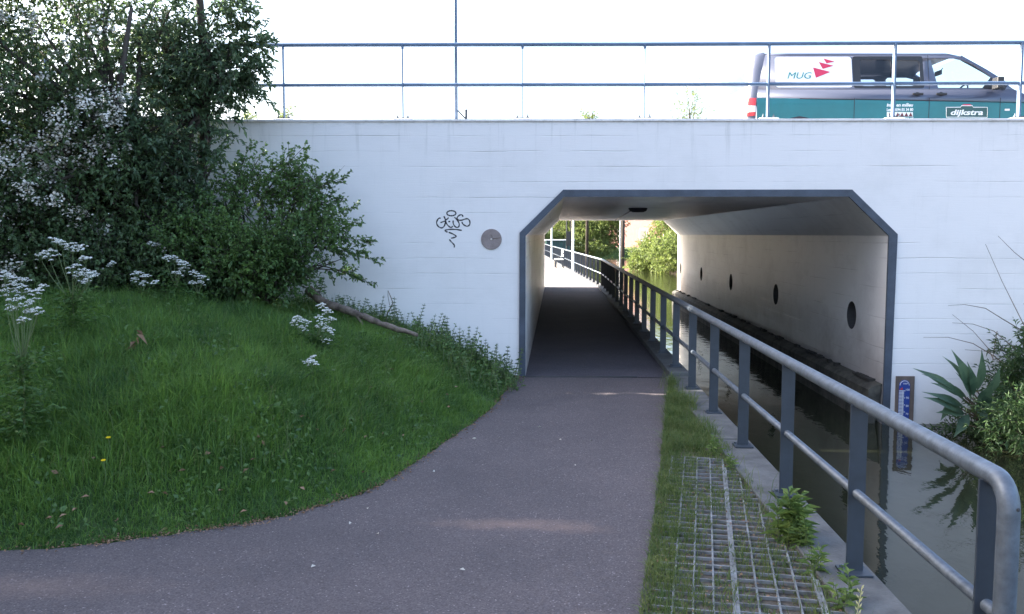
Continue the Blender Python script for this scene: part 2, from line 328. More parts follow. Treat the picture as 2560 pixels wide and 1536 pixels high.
for j in range(ny - 1):
    for i in range(nx - 1):
        if max(dd[j, i], dd[j, i+1], dd[j+1, i], dd[j+1, i+1]) > -.12: fs.append((j*nx+i, j*nx+i+1, (j+1)*nx+i+1, (j+1)*nx+i))
b = MB(); b.v = [tuple(p) for p in vs]; b.f = fs; b.m = [0] * len(fs); b.build('embankment', M_TURF, smooth=True, kind='structure')
# verge strip between path and kerb
VRG = [er(1.50, 11.02)] + edge_r[1:] + [er(1.4, -8), er(1.40, 11.02)]
b = MB(); b.poly([(x + (.0), y, -.006) for x, y in [er(1.44, 10.9)] + [(p[0] - .04, p[1]) for p in edge_r[2:]] + [er(1.42, -8)]]); verge = b.build('verge', M_SOILG, kind='structure')
# kerb beams outside (each a piece) and the raised kerb in the tunnel
kerb = thing('kerb', 'flat grey concrete kerb beams along the water under the near handrail', 'kerb')
t0 = -6.0; k = 0
cuts = [-6, -4, -2, 0, 1.9, 3.9, 5.62, 7.6, 9.5, 11.0]
for a, c in zip(cuts[:-1], cuts[1:]):
    b = MB(); z1 = .03 + random.uniform(-.003, .003)
    b.box(TT((1.375 + 1.675) / 2, (a + c) / 2, (z1 - 1.2) / 2), (.30, c - a - .012, z1 + 1.2), -PH); b.build('kerb_beam', M_CURB, kerb, bevel=.008)
tk = thing('tunnel_kerb', 'raised pale concrete kerb running through the underpass beside the water', 'kerb')
for i in range(8):
    a = 11.03 + i * 2.385; b = MB(); b.box(TT(1.555, a + 1.19, (.075 - 1.2) / 2), (.25, 2.372, 1.275), -PH); b.build('kerb_beam', M_CURB, tk, bevel=.008)
b = MB(); b.box(Vector((.75, 11.03, .004)), (1.42, .05, .012)); b.box(Vector((.75, 11.068, .003)), (1.40, .018, .006), mi=1)
b.build('drain_channel', [mat('drain_steel', (.05, .05, .055), .6), mat('drain_gap', (.01, .01, .01), .9)], label='thin dark drain channel across the path at the underpass mouth', cat='drain')

# ------------------------------------------------------------------ underpass
up = thing('underpass', 'white painted concrete underpass wall with chamfered tunnel opening edged in slate blue', 'underpass', (0, 0, 0))
XL, XR = .055, 4.578; ZC, ZT = 1.78, 2.265; XTL, XTR = .536, 4.067; WT = 3.2
b = MB(); TH = .10
op = [(XL, -1.2), (XL, ZC), (XTL, ZT), (XTR, ZT), (XR, ZC), (XR, -1.2)]
outl = [(-16, -1.2)] + op + [(16, -1.2), (16, WT), (-16, WT)]
b.poly([(x, D, z) for x, z in outl])
b.add([(-16, D, WT), (16, D, WT), (16, D + .5, WT), (-16, D + .5, WT)], [(0, 1, 2, 3)])
b.add([(-16, D + .5, WT), (16, D + .5, WT), (16, D + .5, 2.4), (-16, D + .5, 2.4)], [(0, 1, 2, 3)])
b.build('front_wall', M_WALL, up, fixn=False)
# low kerb bead on the wall top
b = MB(); b.box((0, D + .035, WT + .006), (32, .11, .03)); b.build('coping', M_WALL, up, bevel=.006)
# portal frame, 25 mm proud
fo = [(-.035, -1.2), (-.02, 1.82), (.522, 2.352), (4.103, 2.352), (4.685, 1.80), (4.66, -1.2)]; fi = op
b = MB(); y0, y1 = D - .025, D + .01
for i in range(5):
    q = [fo[i], fo[i+1], fi[i+1], fi[i]]
    b.add([(x, y0, z) for x, z in q] + [(x, y1, z) for x, z in q], [(0,1,2,3), (0,4,5,1), (2,6,7,3), (1,5,6,2) if i == 4 else (0,1,5,4)])
b.build('portal_frame', M_FRAME, up)
b = MB()                                                          # lining
def sec(Y): return [Vector((TX(x, Y), Y, z)) for x, z in op]
A, B = sec(D + .001), sec(BACK)
for i in (0, 1): b.add([A[i], A[i+1], B[i+1], B[i]], [(0, 1, 2, 3)])
b.add([A[3], A[4], B[4], B[3]], [(0, 1, 2, 3)])
HT = [12.5, 16.77, 21.05, 25.32, 29.5]; HR = .195
def tow(t, z, dx=0): p = TT(4.14, t, z); 
sR = XR * CP - D * SP
def rw(t, z, off=0): return TT(sR + off, t, z)
tA = XR * SP + D * CP; tB = B[4].x * SP + BACK * CP
holes = [[rw(t + HR * math.cos(a) , .67 + HR * math.sin(a)) for a in [2 * math.pi * k / 24 for k in range(24)]] for t in HT]
b.poly([rw(tA, -1.2), rw(tB, -1.2), rw(tB, ZC), rw(tA, ZC)], holes)
b.build('tunnel_wall', M_TUN, up)
b = MB(); b.add([A[2], A[3], B[3], B[2]], [(0, 1, 2, 3)]); b.build('ceiling', M_CEIL, up)
M_HOLE = mat('dark_recess', (.05, .05, .055), .8)
for t in HT:
    b = MB(); n = 24; r0 = [rw(t + HR * math.cos(2*math.pi*k/n), .67 + HR * math.sin(2*math.pi*k/n), .0) for k in range(n)]; r1 = [p + (rw(0, 0, .16) - rw(0, 0)) for p in r0]
    b.add(r0 + r1, [(k, (k+1) % n, n+(k+1) % n, n+k) for k in range(n)] + [tuple(range(n, 2*n))]); b.build('wall_recess', M_HOLE, up)
# ledge at the foot of the right wall
b = MB()
for i in range(10):
    ta = tA + .02 + i * (tB - tA) / 10; tb = ta + (tB - tA) / 10 - .012; L_ = sR - .17
    p = [TT(L_, ta, -1.2), TT(L_, ta, -.17), TT(L_ + .04, ta, -.13), TT(sR - .003, ta, -.09)]; q = [TT(L_, tb, -1.2), TT(L_, tb, -.17), TT(L_ + .04, tb, -.13), TT(sR - .003, tb, -.09)]
    b.add(p + q, [(0, 1, 5, 4), (1, 2, 6, 5), (2, 3, 7, 6), (0, 1, 2, 3), (4, 5, 6, 7)])
b.build('wall_ledge', mat('mossy_ledge', (.10, .095, .08), .9, col2=(.022, .022, .02), scale=5, bump=.7, bscale=18), up)
# rough mortar lumps on the ledge
b = MB()
for i in range(46):
    t = random.uniform(tA + .1, tB - .1); b.box(rw(t, -.085, -.05), (random.uniform(.03, .09), random.uniform(.05, .3), random.uniform(.02, .05)), -PH + random.uniform(-.1, .1))
b.build('mortar_lumps', mat('dark_mortar', (.035, .034, .032), .9), up, kind='stuff')
# deck, back wall
b = MB(); b.poly([(x, BACK, z) for x, z in [(-16, -1.2)] + [(TX(x, BACK), z) for x, z in op] + [(16, -1.2), (16, WT), (-16, WT)]])
b.add([(-16, BACK, WT), (16, BACK, WT), (16, BACK - .5, WT), (-16, BACK - .5, WT)], [(0, 1, 2, 3)])
b.add([(-16, BACK - .5, WT), (16, BACK - .5, WT), (16, BACK - .5, 2.4), (-16, BACK - .5, 2.4)], [(0, 1, 2, 3)])
b.build('back_wall', M_WALL, up, fixn=False)
b = MB(); b.add([(-60, D + .5, 2.68), (60, D + .5, 2.68), (60, BACK - .5, 2.68), (-60, BACK - .5, 2.68)], [(0, 1, 2, 3)]); b.build('road', M_ROAD, kind='structure')
b = MB()
for s in (-1, 1):
    b.add([(s*16, D + .5, 2.67), (s*60, D + .5, 2.67), (s*60, D - 4, -1.2), (s*16.02, D, -1.2), (s*16.02, D + .02, 2.67)], [(0, 1, 2, 3, 4)])
    b.add([(s*16, BACK, 2.67), (s*60, BACK, 2.67), (s*60, BACK + 4, -1.2), (s*16.02, BACK, -1.2)], [(0, 1, 2, 3)])
    b.add([(s*16.01, D, 2.67), (s*16.01, BACK, 2.67), (s*16.01, BACK, -1.2), (s*16.01, D, -1.2)], [(0, 1, 2, 3)])
b.build('road_embankment', M_TURF, kind='structure')
for (ya, yb) in ((D + .5, 12.7), (BACK - 2.1, BACK - .5)):
    b = MB(); b.box((0, (ya + yb) / 2, 2.72), (60, yb - ya - .01, .12)); b.build('pavement', M_CURB, kind='structure')
b = MB()
for i in range(16): b.box((-22 + i * 3, 20.5, 2.686), (1.2, .1, .004))
b.build('road_marking', mat('road_paint', (.7, .7, .68), .6), kind='structure')
# ceiling lamp and its conduit
cl = thing('ceiling_lamp', 'small dark round lamp on the underpass ceiling, conduit running off it', 'lamp', TT(1.46, 15.9, ZT))
b = MB(); b.lathe([(.001, -.075), (.10, -.072), (.15, -.05), (.165, -.02), (.17, 0)], 20); b.build('lamp_housing', M_HOLE, cl, smooth=True)
b = MB(); b.tube([(TT(1.40, 16.05, ZT - .012)) - cl.location, TT(1.96, 29.9, ZT - .012) - cl.location], .011, 6); b.build('conduit', M_FRAME, cl)

# graffiti and disc on the wall
def gp(cx, cy): return Vector((-1.062 + (cx - 380) * .000677, D - .0015, 1.878 + (670 - cy) * .000672))
strokes = [[(657 + 84 * math.cos(a), 397 + 47 * math.sin(a)) for a in [k * math.pi / 12 for k in range(25)]],
 [(458,492),(430,488),(400,520),(383,570),(400,625),(440,658),(480,668),(520,640),(540,590),(545,550),(530,545),(455,572)],
 [(518,452),(540,500),(555,560),(580,610),(620,648),(655,660),(680,635)], [(555,520),(580,505),(605,478)], [(600,552),(635,550)],
 [(690,532),(690,580),(715,635),(760,660),(795,640),(800,590),(770,530),(712,468)],
 [(872,462),(855,430),(820,428),(775,460),(762,500),(800,525),(850,525),(910,505),(955,500),(990,530),(1000,580),(985,620),(945,638),(900,620),(865,590),(852,560)],
 [(848,716),(760,700),(680,695),(600,700),(545,712),(545,730),(585,748)], [(605,750),(680,780),(735,815),(738,835),(700,850),(648,860)], [(618,882),(650,925),(690,965),(712,1000),(703,1032)]]
b = MB()
for st in strokes:
    pts = [Vector((p.x, p.y, 0)) for p in catmull(st, 5)]; n = len(pts)
    L_ = []; R_ = []
    for i, p in enumerate(pts):
        d = (pts[min(i+1, n-1)] - pts[max(i-1, 0)]); nn = Vector((-d.y, d.x, 0)).normalized() * (11.5 + 2 * math.sin(i * .7))
        L_.append(gp(p.x + nn.x, p.y + nn.y)); R_.append(gp(p.x - nn.x, p.y - nn.y))
    b.add(L_ + R_, [(i, i+1, n+i+1, n+i) for i in range(n - 1)])
b.build('graffiti', mat('black_spray_paint', (.012, .014, .022), .5), label='small black handwritten graffiti tag with a halo on the white wall', cat='graffiti', fixn=False)
dk = thing('wall_disc', 'round grey brown cover disc fixed to the white wall left of the tunnel', 'cover disc', (-.374, D, 1.737))
Mx = Matrix.Rotation(R(90), 4, 'X')
b = MB(); b.lathe([(.130, 0), (.130, .010), (.127, .013), (.001, .013)], 36, Mx); b.build('disc', mat('weathered_board', (.33, .27, .26), .8, col2=(.22, .18, .17), scale=7, bump=.3), dk)
b = MB(); b.lathe([(.012, .012), (.010, .022), (.001, .024)], 12, Mx); b.build('bolt', mat('pale_bolt', (.6, .55, .52), .5), dk)
b = MB(); b.tube([(0, -.016, .0), (.012, -.016, .03), (.006, -.016, .05), (-.01, -.016, .058)], .0025, 5); b.tube([(.01, -.015, .004), (.06, -.015, .012), (.12, -.015, .02)], .0025, 5); b.build('crack', M_TWIG, dk)

# ------------------------------------------------------------------ railings
def post_plate(b, p, rz): b.box(p + Vector((0, 0, .006)), (.15, .15, .012), rz)
def text_obj(name, s, size, M, m, parent=None, shear=0, ext=.001, width=None, align='LEFT', bold=0):
    c = bpy.data.curves.new(name, 'FONT'); c.body = s; c.size = size; c.shear = shear; c.extrude = ext; c.align_x = align; c.offset = bold
    o = bpy.data.objects.new(name, c); COL.objects.link(o); bpy.context.view_layer.update()
    me = bpy.data.meshes.new_from_object(o.evaluated_get(bpy.context.evaluated_depsgraph_get())); bpy.data.objects.remove(o)
    if width:
        xs = [v.co.x for v in me.vertices]; k = width / (max(xs) - min(xs)); x0 = min(xs)
        for v in me.vertices: v.co.x = (v.co.x - x0) * k
    me.transform(M); me.materials.clear(); me.materials.append(m); return link(name, me, parent)
hr = thing('handrail', 'long slate blue pipe handrail with flat posts, from the near bend into the underpass', 'handrail', TT(1.57, 3.06, 0), 0)
O = hr.location.copy(); SR = 1.57; ZR, ZM = .94, .455
pts = [TT(SR, 3.06, -.02)]
pts += [TT(SR, 3.06, z) for z in (.3, .6, ZR - .10)]
for k in range(1, 7):
    a = k / 6 * math.pi / 2; pts.append(TT(SR, 3.06 + .10 * (1 - math.cos(a)), ZR - .10 + .10 * math.sin(a)))
pts += [TT(SR, t, ZR) for t in (3.3, 5, 8, 11.6, 16, 22, 29.8)]
b = MB(); b.tube([p - O for p in pts], .037, 20); b.build('top_rail', M_RAIL, hr, smooth=True)
b = MB(); b.tube([TT(SR, 3.1, ZM) - O, TT(SR, 8, ZM) - O, TT(SR, 15, ZM) - O, TT(SR, 29.8, ZM) - O], .024, 14); b.build('middle_rail', M_RAIL, hr, smooth=True)
b = MB(); b.lathe([(.007, 0), (.001, .003)], 10, Matrix.Translation(TT(SR + .0, 3.06, 0) - O + Vector((.012, -.036, .86))) @ Matrix.Rotation(R(90), 4, 'X')); b.build('rivet_hole', M_HOLE, hr)
for k in range(20):
    t = 3.19 + 1.385 * k; zb = .03 if t < 11 else .075
    b = MB(); b.box(TT(SR, t, (zb + ZR - .02) / 2) - O, (.088, .012, ZR - .02 - zb), -PH); p = b.build('post', M_POST, hr, bevel=.002)
    b = MB(); post_plate(b, TT(SR, t, zb) - O, -PH); pp = b.build('base_plate', M_POST, p, bevel=.002)
    for sx in (-1, 1):
        b = MB(); b.lathe([(.012, .012), (.012, .026), (.001, .028)], 6, Matrix.Translation(TT(SR + .052 * sx, t + .04, zb) - O)); b.build('bolt', M_RAIL, p)
# far railing
fr_ = thing('handrail', 'far handrail beyond the underpass, veering left along the sunlit path', 'handrail', TT(1.57, 30.1, 0))
O2 = fr_.location.copy(); FA, FB = TT(1.57, 30.0, 0), Vector((2.02, 77, 0)); dv = FB - FA; dl = dv.length; dn = dv.normalized(); frz = math.atan2(dn.y, dn.x) - math.pi / 2
for nm, z, r in (('top_rail', ZR, .035), ('middle_rail', ZM, .024)):
    b = MB(); b.tube([FA - O2 + Vector((0, 0, z)), FA + dn * (dl / 2) - O2 + Vector((0, 0, z)), FB - O2 + Vector((0, 0, z))], r, 10); b.build(nm, M_RAIL, fr_, smooth=True)
for k in range(34):
    q = FA + dn * (.05 + k * 1.385) - O2; b = MB(); b.box(q + Vector((0, 0, ZR / 2)), (.088, .014, ZR - .03), frz); b.build('post', M_POST, fr_)
b = MB(); b.box((FA + FB) / 2 + Vector((.02, 0, -.45)), (.3, dl, .94), frz); b.build('kerb', M_CURB, label='concrete kerb under the far handrail along the canal', cat='kerb')
# bridge railing
br = thing('bridge_railing', 'blue grey pipe railing with three rails of posts along the top of the white wall', 'railing', (0, 11.2, WT))
br['label'] = 'blue grey two-pipe railing running along the top of the white wall'
PX = [-7.48, -5.98, -4.482, -2.981, -1.485, .013, 1.536, 3.079, 4.638, 6.198, 7.75, 9.3, 10.85]; RZT, RZM = 4.155 - WT, 3.661 - WT
for nm, z, r in (('top_rail', RZT, .026), ('middle_rail', RZM, .023)):
    b = MB(); b.tube([(-9, 0, z), (-2, 0, z + .002), (1.5, 0, z), (6, 0, z + .012), (12, 0, z + .01)], r, 12); b.build(nm, M_BRAIL, br, smooth=True)
M_PAD = mat('pale_mortar', (.7, .7, .7), .8, var=.15, scale=9, bump=.4)
for x in PX:
    b = MB(); b.box((x, 0, RZT / 2 + .03), (.010 if x not in (3.079, 4.638, 6.198) else .022, .07, RZT - .06)); b.tube([(x, 0, RZT - .05), (x, 0, RZT - .02)], .018, 8); p = b.build('post', M_BRAIL, br)
    b = MB(); b.box((x, 0, .048), (.18, .14, .012)); b.build('base_plate', M_POST, p, bevel=.002)
    b = MB(); b.box((x, -.01, .02), (.24, .18, .044)); b.build('mortar_pad', M_PAD, p, bevel=.01)
    for sx in (-1, 1):
        b = MB(); b.lathe([(.014, .052), (.014, .07), (.006, .071), (.006, .095), (.001, .095)], 6, Matrix.Translation((x + .065 * sx, -.04, 0))); b.build('bolt', M_RAIL, p)
lp = thing('lamp_post', 'thin pale blue lamp pole standing on the wall top behind the railing', 'lamp post', (-.835, 11.42, WT))
b = MB(); b.tube([(0, 0, -.02), (0, 0, 2.0), (0, 0, 6.0)], [.024, .02, .016], 10); b.build('pole', M_BRAIL, lp, smooth=True)
b = MB(); b.box((.05, 0, .012), (.2, .12, .015)); b.tube([(.02, 0, .18), (.16, 0, .03)], .01, 6); b.tube([(.13, 0, .01), (.13, 0, .19)], .016, 8); b.build('foot_bracket', M_POST, lp)
b = MB(); b.tube([(0, 0, 6), (.1, 0, 6.12), (.5, 0, 6.2)], .016, 8); b.box((.7, 0, 6.2), (.45, .16, .08)); b.build('lamp_head', M_BRAIL, lp, bevel=.01)

# ------------------------------------------------------------------ water gauge
wg = thing('water_gauge', 'blue and white water level gauge on a brown board at the wall foot', 'gauge', (4.848, D, 0))
M_BOARD = mat('brown_board', (.13, .10, .085), .8, var=.3, scale=8, stretch=(1, 1, .2)); M_BLUE = mat('blue_enamel', (.035, .07, .30), .35); M_WHITE = mat('white_enamel', (.78, .8, .82), .4); M_RED = mat('red_enamel', (.55, .06, .04), .4)
b = MB(); b.box((0, -.014, -.465), (.232, .025, .96)); b.build('board', M_BOARD, wg, bevel=.003)
def rtop(w, z0, z1, x0, y): 
    r = w / 2; return [(x0 - r, y, z0), (x0 + r, y, z0)] + [(x0 + r * math.cos(a), y, z1 - r + r * math.sin(a)) for a in [k * math.pi / 14 for k in range(15)]]
b = MB(); b.prism(rtop(.138, -.93, -.03, -.012, -.0275), (0, -.003, 0)); b.build('scale_plate', M_BLUE, wg)
for k in range(40):
    z = -.17 - k * .018
    if z < -.9: break
    b = MB(); long = k % 5 == 0; b.box((-.047 + (.008 if long else 0), -.0318, z), (.062 + (.016 if long else 0), .002, .009)); b.build('tick', M_WHITE, wg)
b = MB(); b.box((-.03, -.0318, -.535), (.006, .002, .73)); b.build('scale_line', M_WHITE, wg)
XM = lambda x, z: Matrix.Translation((x, -.0315, z)) @ Matrix.Rotation(R(90), 4, 'X')
for i, s in enumerate(('100', '90', '80', '70', '60', '50', '40')): text_obj('numeral', s, .036, XM(.012 if i else .0, -.168 - .103 * i), M_WHITE, wg)
text_obj('lettering', 'NAP', .03, XM(-.03, -.088), M_WHITE, wg)
b = MB(); b.prism([(-.075, -.0315, -.155), (-.03, -.0315, -.155), (-.04, -.0315, -.125)], (0, -.002, 0)); b.build('red_mark', M_RED, wg)
b = MB(); b.tube([(-.012 + .058 * math.cos(a), -.032, -.10 + .058 * math.sin(a)) for a in [math.pi * k / 10 for k in range(11)]], .0035, 5); b.build('arc', M_WHITE, wg)

# ------------------------------------------------------------------ van
van = thing('van', 'silver grey van with teal lower side and lettering, parked on the bridge', 'van', (3.8, 13.7, 2.69))
M_SIL = mat('silver_grey_paint', (.075, .085, .125), .35, .2, coat=.3); M_TEAL = mat('teal_film', (.006, .15, .175), .35, coat=.3, var=.12, scale=2)
M_BLK = mat('black_plastic', (.02, .021, .025), .5); M_TINT = glass_mat('tinted_glass', (.72, .74, .80)); M_GLS = glass_mat('clear_glass', (.85, .9, .9))
M_SEAT = mat('grey_seat_cloth', (.09, .09, .10), .9); M_LAMP = mat('red_lamp', (.55, .02, .03), .25, coat=.6); M_LW = mat('clear_lamp', (.75, .72, .72), .25, coat=.6)
M_VW = mat('white_film', (.78, .82, .86), .3, coat=.3); M_TXT = mat('green_lettering', (.01, .20, .19), .4); M_TRI = mat('magenta_red_film', (.55, .03, .09), .4); M_WT = mat('white_lettering', (.8, .84, .86), .4); M_DKG = mat('dark_green_film', (.03, .09, .09), .4)
W = 1.90; ZS, ZE = 1.31, 1.84
def yi(z): return 0 if z <= 1.1 else .012 * (z - 1.1) / .21 if z <= ZS else .012 + (z - ZS) / (ZE - ZS) * .118
def sp_(x, z, off=0.0, far=False): y = yi(z) - off; return Vector((x, W - y if far else y, z))
front_up = [(3.70, ZS), (3.60, 1.385), (3.5, 1.442), (3.326, 1.589), (3.135, 1.727), (2.95, 1.80), (2.75, ZE)]
XR0 = -.06
def rrect(x0, z0, x1, z1, r=.04, n=4):
    o = []
    for cx, cz, a0 in ((x1 - r, z0 + r, -90), (x1 - r, z1 - r, 0), (x0 + r, z1 - r, 90), (x0 + r, z0 + r, 180)):
        o += [(cx + r * math.cos(R(a0 + 90 * k / n)), cz + r * math.sin(R(a0 + 90 * k / n))) for k in range(n + 1)]
    return o
win_a = rrect(1.385, 1.365, 1.856, 1.775); win_b = rrect(1.898, 1.365, 2.29, 1.765)
win_d = [(2.555, 1.335), (3.42, 1.33), (3.455, 1.42), (3.28, 1.565), (3.10, 1.69), (2.94, 1.762), (2.82, 1.79), (2.50, 1.79), (2.47, 1.76)]
body = MB()
def wheel_arch(cx, r=.40, n=10): return [(cx - r * math.cos(math.pi * k / n), .33 + r * 1.35 * math.sin(math.pi * k / n)) for k in range(n + 1)]
XF, XRW = 3.86, .455
for far in (False, True):
    low = [(-.21, .30)] + wheel_arch(XRW) + wheel_arch(XF) + [(4.45, .33), (4.62, .5), (4.62, .95), (4.45, 1.1), (4.1, 1.1), (-.21, 1.1)]
    body.poly([sp_(x, z, 0, far) for x, z in low]); 
    body.poly([sp_(x, z, 0, far) for x, z in [(-.21, 1.1), (4.1, 1.1), (3.95, 1.2), (3.70, ZS), (-.19, ZS)]])
    body.poly([sp_(x, z, 0, far) for x, z in [(-.19, ZS)] + front_up + [(XR0, ZE)]], [[sp_(x, z, 0, far) for x, z in h] for h in (win_a, win_b, win_d)])
# roof and bonnet
ysec = [.13, .17, .26, .5, .95]; dz = [0, .035, .06, .075, .08]; ysec += [W - y for y in ysec[-2::-1]]; dz += dz[-2::-1]
rx = [(XR0, ZE), (.3, ZE + .005), (1.3, ZE + .005), (2.3, ZE), (2.75, ZE), (2.95, 1.80)]
rows = [[Vector((x, y, z + d)) for y, d in zip(ysec, dz)] for x, z in rx]; n = len(ysec)
body.add([p for r in rows for p in r], [(i*n+k, i*n+k+1, (i+1)*n+k+1, (i+1)*n+k) for i in range(len(rows)-1) for k in range(n-1)])
bx_ = [(3.62, 1.375), (3.9, 1.27), (4.3, 1.12), (4.55, .98), (4.68, .78), (4.72, .5), (4.68, .3)]
wd = [.06, .04, .03, .06, .12, .16, .2]
rows = [[Vector((x - .12 * abs(2*q-1)**3, w_ + q * (W - 2 * w_), z - .03 * abs(2*q - 1)**2)) for q in [j / 8 for j in range(9)]] for (x, z), w_ in zip(bx_, wd)]
body.add([p for r in rows for p in r], [(i*9+k, i*9+k+1, (i+1)*9+k+1, (i+1)*9+k) for i in range(len(rows)-1) for k in range(8)])
for far in (False, True):   # wing fillets
    body.add([sp_(4.1, 1.1, 0, far), sp_(4.45, 1.1, 0, far), sp_(4.62, .95, 0, far), sp_(4.62, .5, 0, far)] + [rows[i][-1 if far else 0] for i in (1, 2, 3, 4, 5)] + [sp_(3.7, ZS, 0, far), sp_(3.95, 1.2, 0, far)],
             [(9, 10, 0, 5, 4), (0, 1, 6, 5), (1, 2, 7, 6), (2, 3, 8, 7)])
# rear cap: rings at heights
zl = [.30, .5, .885, 1.1, 1.18, 1.31, 1.44, 1.64, 1.84, 1.895, 1.915]; xr = {.30: -.34, .5: -.36, .885: -.327, 1.1: -.31, 1.18: -.305, 1.31: -.29, 1.44: -.274, 1.64: -.25, 1.84: -.2, 1.895: -.12, 1.915: -.06}
rings = []
for z in zl:
    xb = xr[z] - .03; xs0 = -.21 if z <= 1.1 else -.21 + .02 * (z - 1.1) / .21 if z <= 1.31 else -.19 + .13 * min(1, (z - 1.31) / .53); y0 = yi(min(z, ZE)) + (0.04 if z == 1.895 else .12 if z > 1.9 else 0); r = xs0 - xb; pts = [Vector((xs0, y0, z))]
    for k in range(6):
        a = k / 5 * math.pi / 2; pts.append(Vector((xb + r - r * math.sin(a), y0 + .10 - .10 * math.cos(a), z)))
    m_ = [Vector((xb - .03, W * q, z)) for q in (.25, .5, .75)]
    pts = pts + m_ + [Vector((p.x, W - p.y, p.z)) for p in pts[::-1]]; rings.append(pts)
n = len(rings[0]); body.add([p for r in rings for p in r], [(i*n+k, i*n+k+1, (i+1)*n+k+1, (i+1)*n+k) for i in range(len(rings)-1) for k in range(n-1)])
ob = body.build('body', M_SIL, van)
md = ob.modifiers.new('solid', 'SOLIDIFY'); md.thickness = .006; md.offset = 0
for p in ob.data.polygons: p.use_smooth = True
me = ob.data; me.set_sharp_from_angle(angle=R(35))
b = MB()
for far in (False, True):
    b.poly([sp_(x, z, .005, far) for x, z in [(-.20, 1.1), (-.20, .72), (XRW - .42, .72)] + [(x, z) for x, z in wheel_arch(XRW, .43) if z > .72] + [(XRW + .42, .72), (XF - .42, .72)] + [(x, z) for x, z in wheel_arch(XF, .43) if z > .72] + [(4.4, .9), (4.3, 1.02), (4.1, 1.1)]])
    b.poly([sp_(x, z, .005, far) for x, z in [(-.20, 1.1), (4.1, 1.1), (4.09, 1.115), (-.20, 1.186)]])
b.build('lower_side_film', M_TEAL, van)
b = MB(); b.tube([sp_(.45, 1.172, .006), sp_(1.27, 1.158, .006)], .006, 5); b.tube([sp_(1.3, 1.162, .006), sp_(3.95, 1.105, .006)], .006, 5); b.build('side_trim', M_BLK, van)
b = MB(); b.poly([sp_(x, z, .006) for x, z in rrect(.085, 1.345, 1.258, 1.822, .045)]); b.build('side_panel', M_VW, van, label='white side panel with green MUG lettering')
def surround(pts, holes, nm, far): 
    b = MB(); b.poly([sp_(x, z, .004, far) for x, z in pts], [[sp_(x, z, .004, far) for x, z in h] for h in holes]); b.build(nm, M_BLK, van)
for far in (False, True):
    surround(rrect(1.277, 1.33, 2.345, 1.83, .03), [win_a, win_b], 'window_surround', far)
    for wv, m_ in ((win_a, M_TINT), (win_b, M_TINT), (win_d, M_GLS)):
        b = MB(); b.poly([sp_(x, z, -.012, far) for x, z in wv]); b.build('window', m_, van)
b = MB(); b.add([Vector((2.97, .20, 1.83)), Vector((2.97, W - .20, 1.83)), Vector((3.63, W - .1, 1.385)), Vector((3.63, .1, 1.385)), Vector((3.30, .02 + .12, 1.63)), Vector((3.3, W - .14, 1.63))], [(0, 1, 5, 4), (4, 5, 2, 3)]); b.build('windscreen', M_GLS, van)
b = MB()
for y in (.12, W - .12): b.tube([(2.93, y + (.04 if y < 1 else -.04), 1.82), (3.3, y, 1.605), (3.64, y - (.05 if y < 1 else -.05), 1.375)], .035, 6)
b.build('windscreen_pillar', M_SIL, van)
for x, zz_, hh_ in ((1.282, .95, .46), (2.418, .95, .46), (3.495, .95, .46), (-.02, 1.02, .3)):
    b = MB(); b.box(sp_(x, zz_, .0055), (.009, .003, hh_))
    if x == 2.418: b.poly([sp_(x - .004, ZS, .006), sp_(x + .004, ZS, .006), sp_(x + .012, ZE, .006), sp_(x + .004, ZE, .006)])
    b.build('door_seam', M_BLK, van)
for x in (2.238, 2.598):
    b = MB(); b.lathe([(.001, .002), (.05, .003), (.001, .004)], 14, Matrix.Translation(sp_(x, 1.225)) @ Matrix.Rotation(R(90), 4, 'X')); b.box(sp_(x, 1.238, .025), (.16, .03, .032)); b.build('door_handle', M_BLK, van, bevel=.008)
mr = MB(); mr.tube([sp_(3.42, 1.34, .0), sp_(3.40, 1.34, .12)], .03, 6); mr.box(sp_(3.36, 1.37, .20), (.10, .17, .17)); mr.poly([sp_(x, z, .008) for x, z in [(3.22, 1.33), (3.56, 1.30), (3.60, 1.36), (3.46, 1.43), (3.36, 1.50)]]); mr.build('wing_mirror', M_BLK, van, bevel=.012)
lt = MB(); lt.poly([sp_(x, z, .0) + Vector((0, -.008, 0)) for x, z in [(XR0 - .10, 1.18), (XR0 + .02, 1.18), (XR0 + .01, .93), (XR0 - .09, .93)]])
def cap(x): return .0
# rear lamp wraps the corner
def ringpt(z, q):
    for (za, ra), (zb, rb) in zip(zip(zl[:-1], rings[:-1]), zip(zl[1:], rings[1:])):
        if za <= z <= zb:
            i = int(q); f = q - i; t = (z - za) / (zb - za)
            pa = ra[i].lerp(ra[min(i+1, n-1)], f); pb = rb[i].lerp(rb[min(i+1, n-1)], f); p = pa.lerp(pb, t)
            return p + Vector((-.010, -.010, 0))
for nm, z0, z1, m_ in (('tail_lamp', 1.07, 1.185, M_LAMP), ('reversing_lamp', .975, 1.068, M_LW), ('tail_lamp', .915, .973, M_LAMP)):
    b = MB(); qs = [.1, 1, 1.8, 2.6, 3.4, 4.2, 5.2, 6.05]; b.add([ringpt(z0, q) for q in qs] + [ringpt(z1, q) for q in qs], [(i, i+1, len(qs)+i+1, len(qs)+i) for i in range(len(qs)-1)]); b.build(nm, m_, van)
b = MB(); b.poly([(-.385 + .0, y, z) for y, z in ((.3, 1.4), (1.6, 1.4), (1.55, 1.72), (.35, 1.72))]); b.build('rear_window', M_TINT, van)
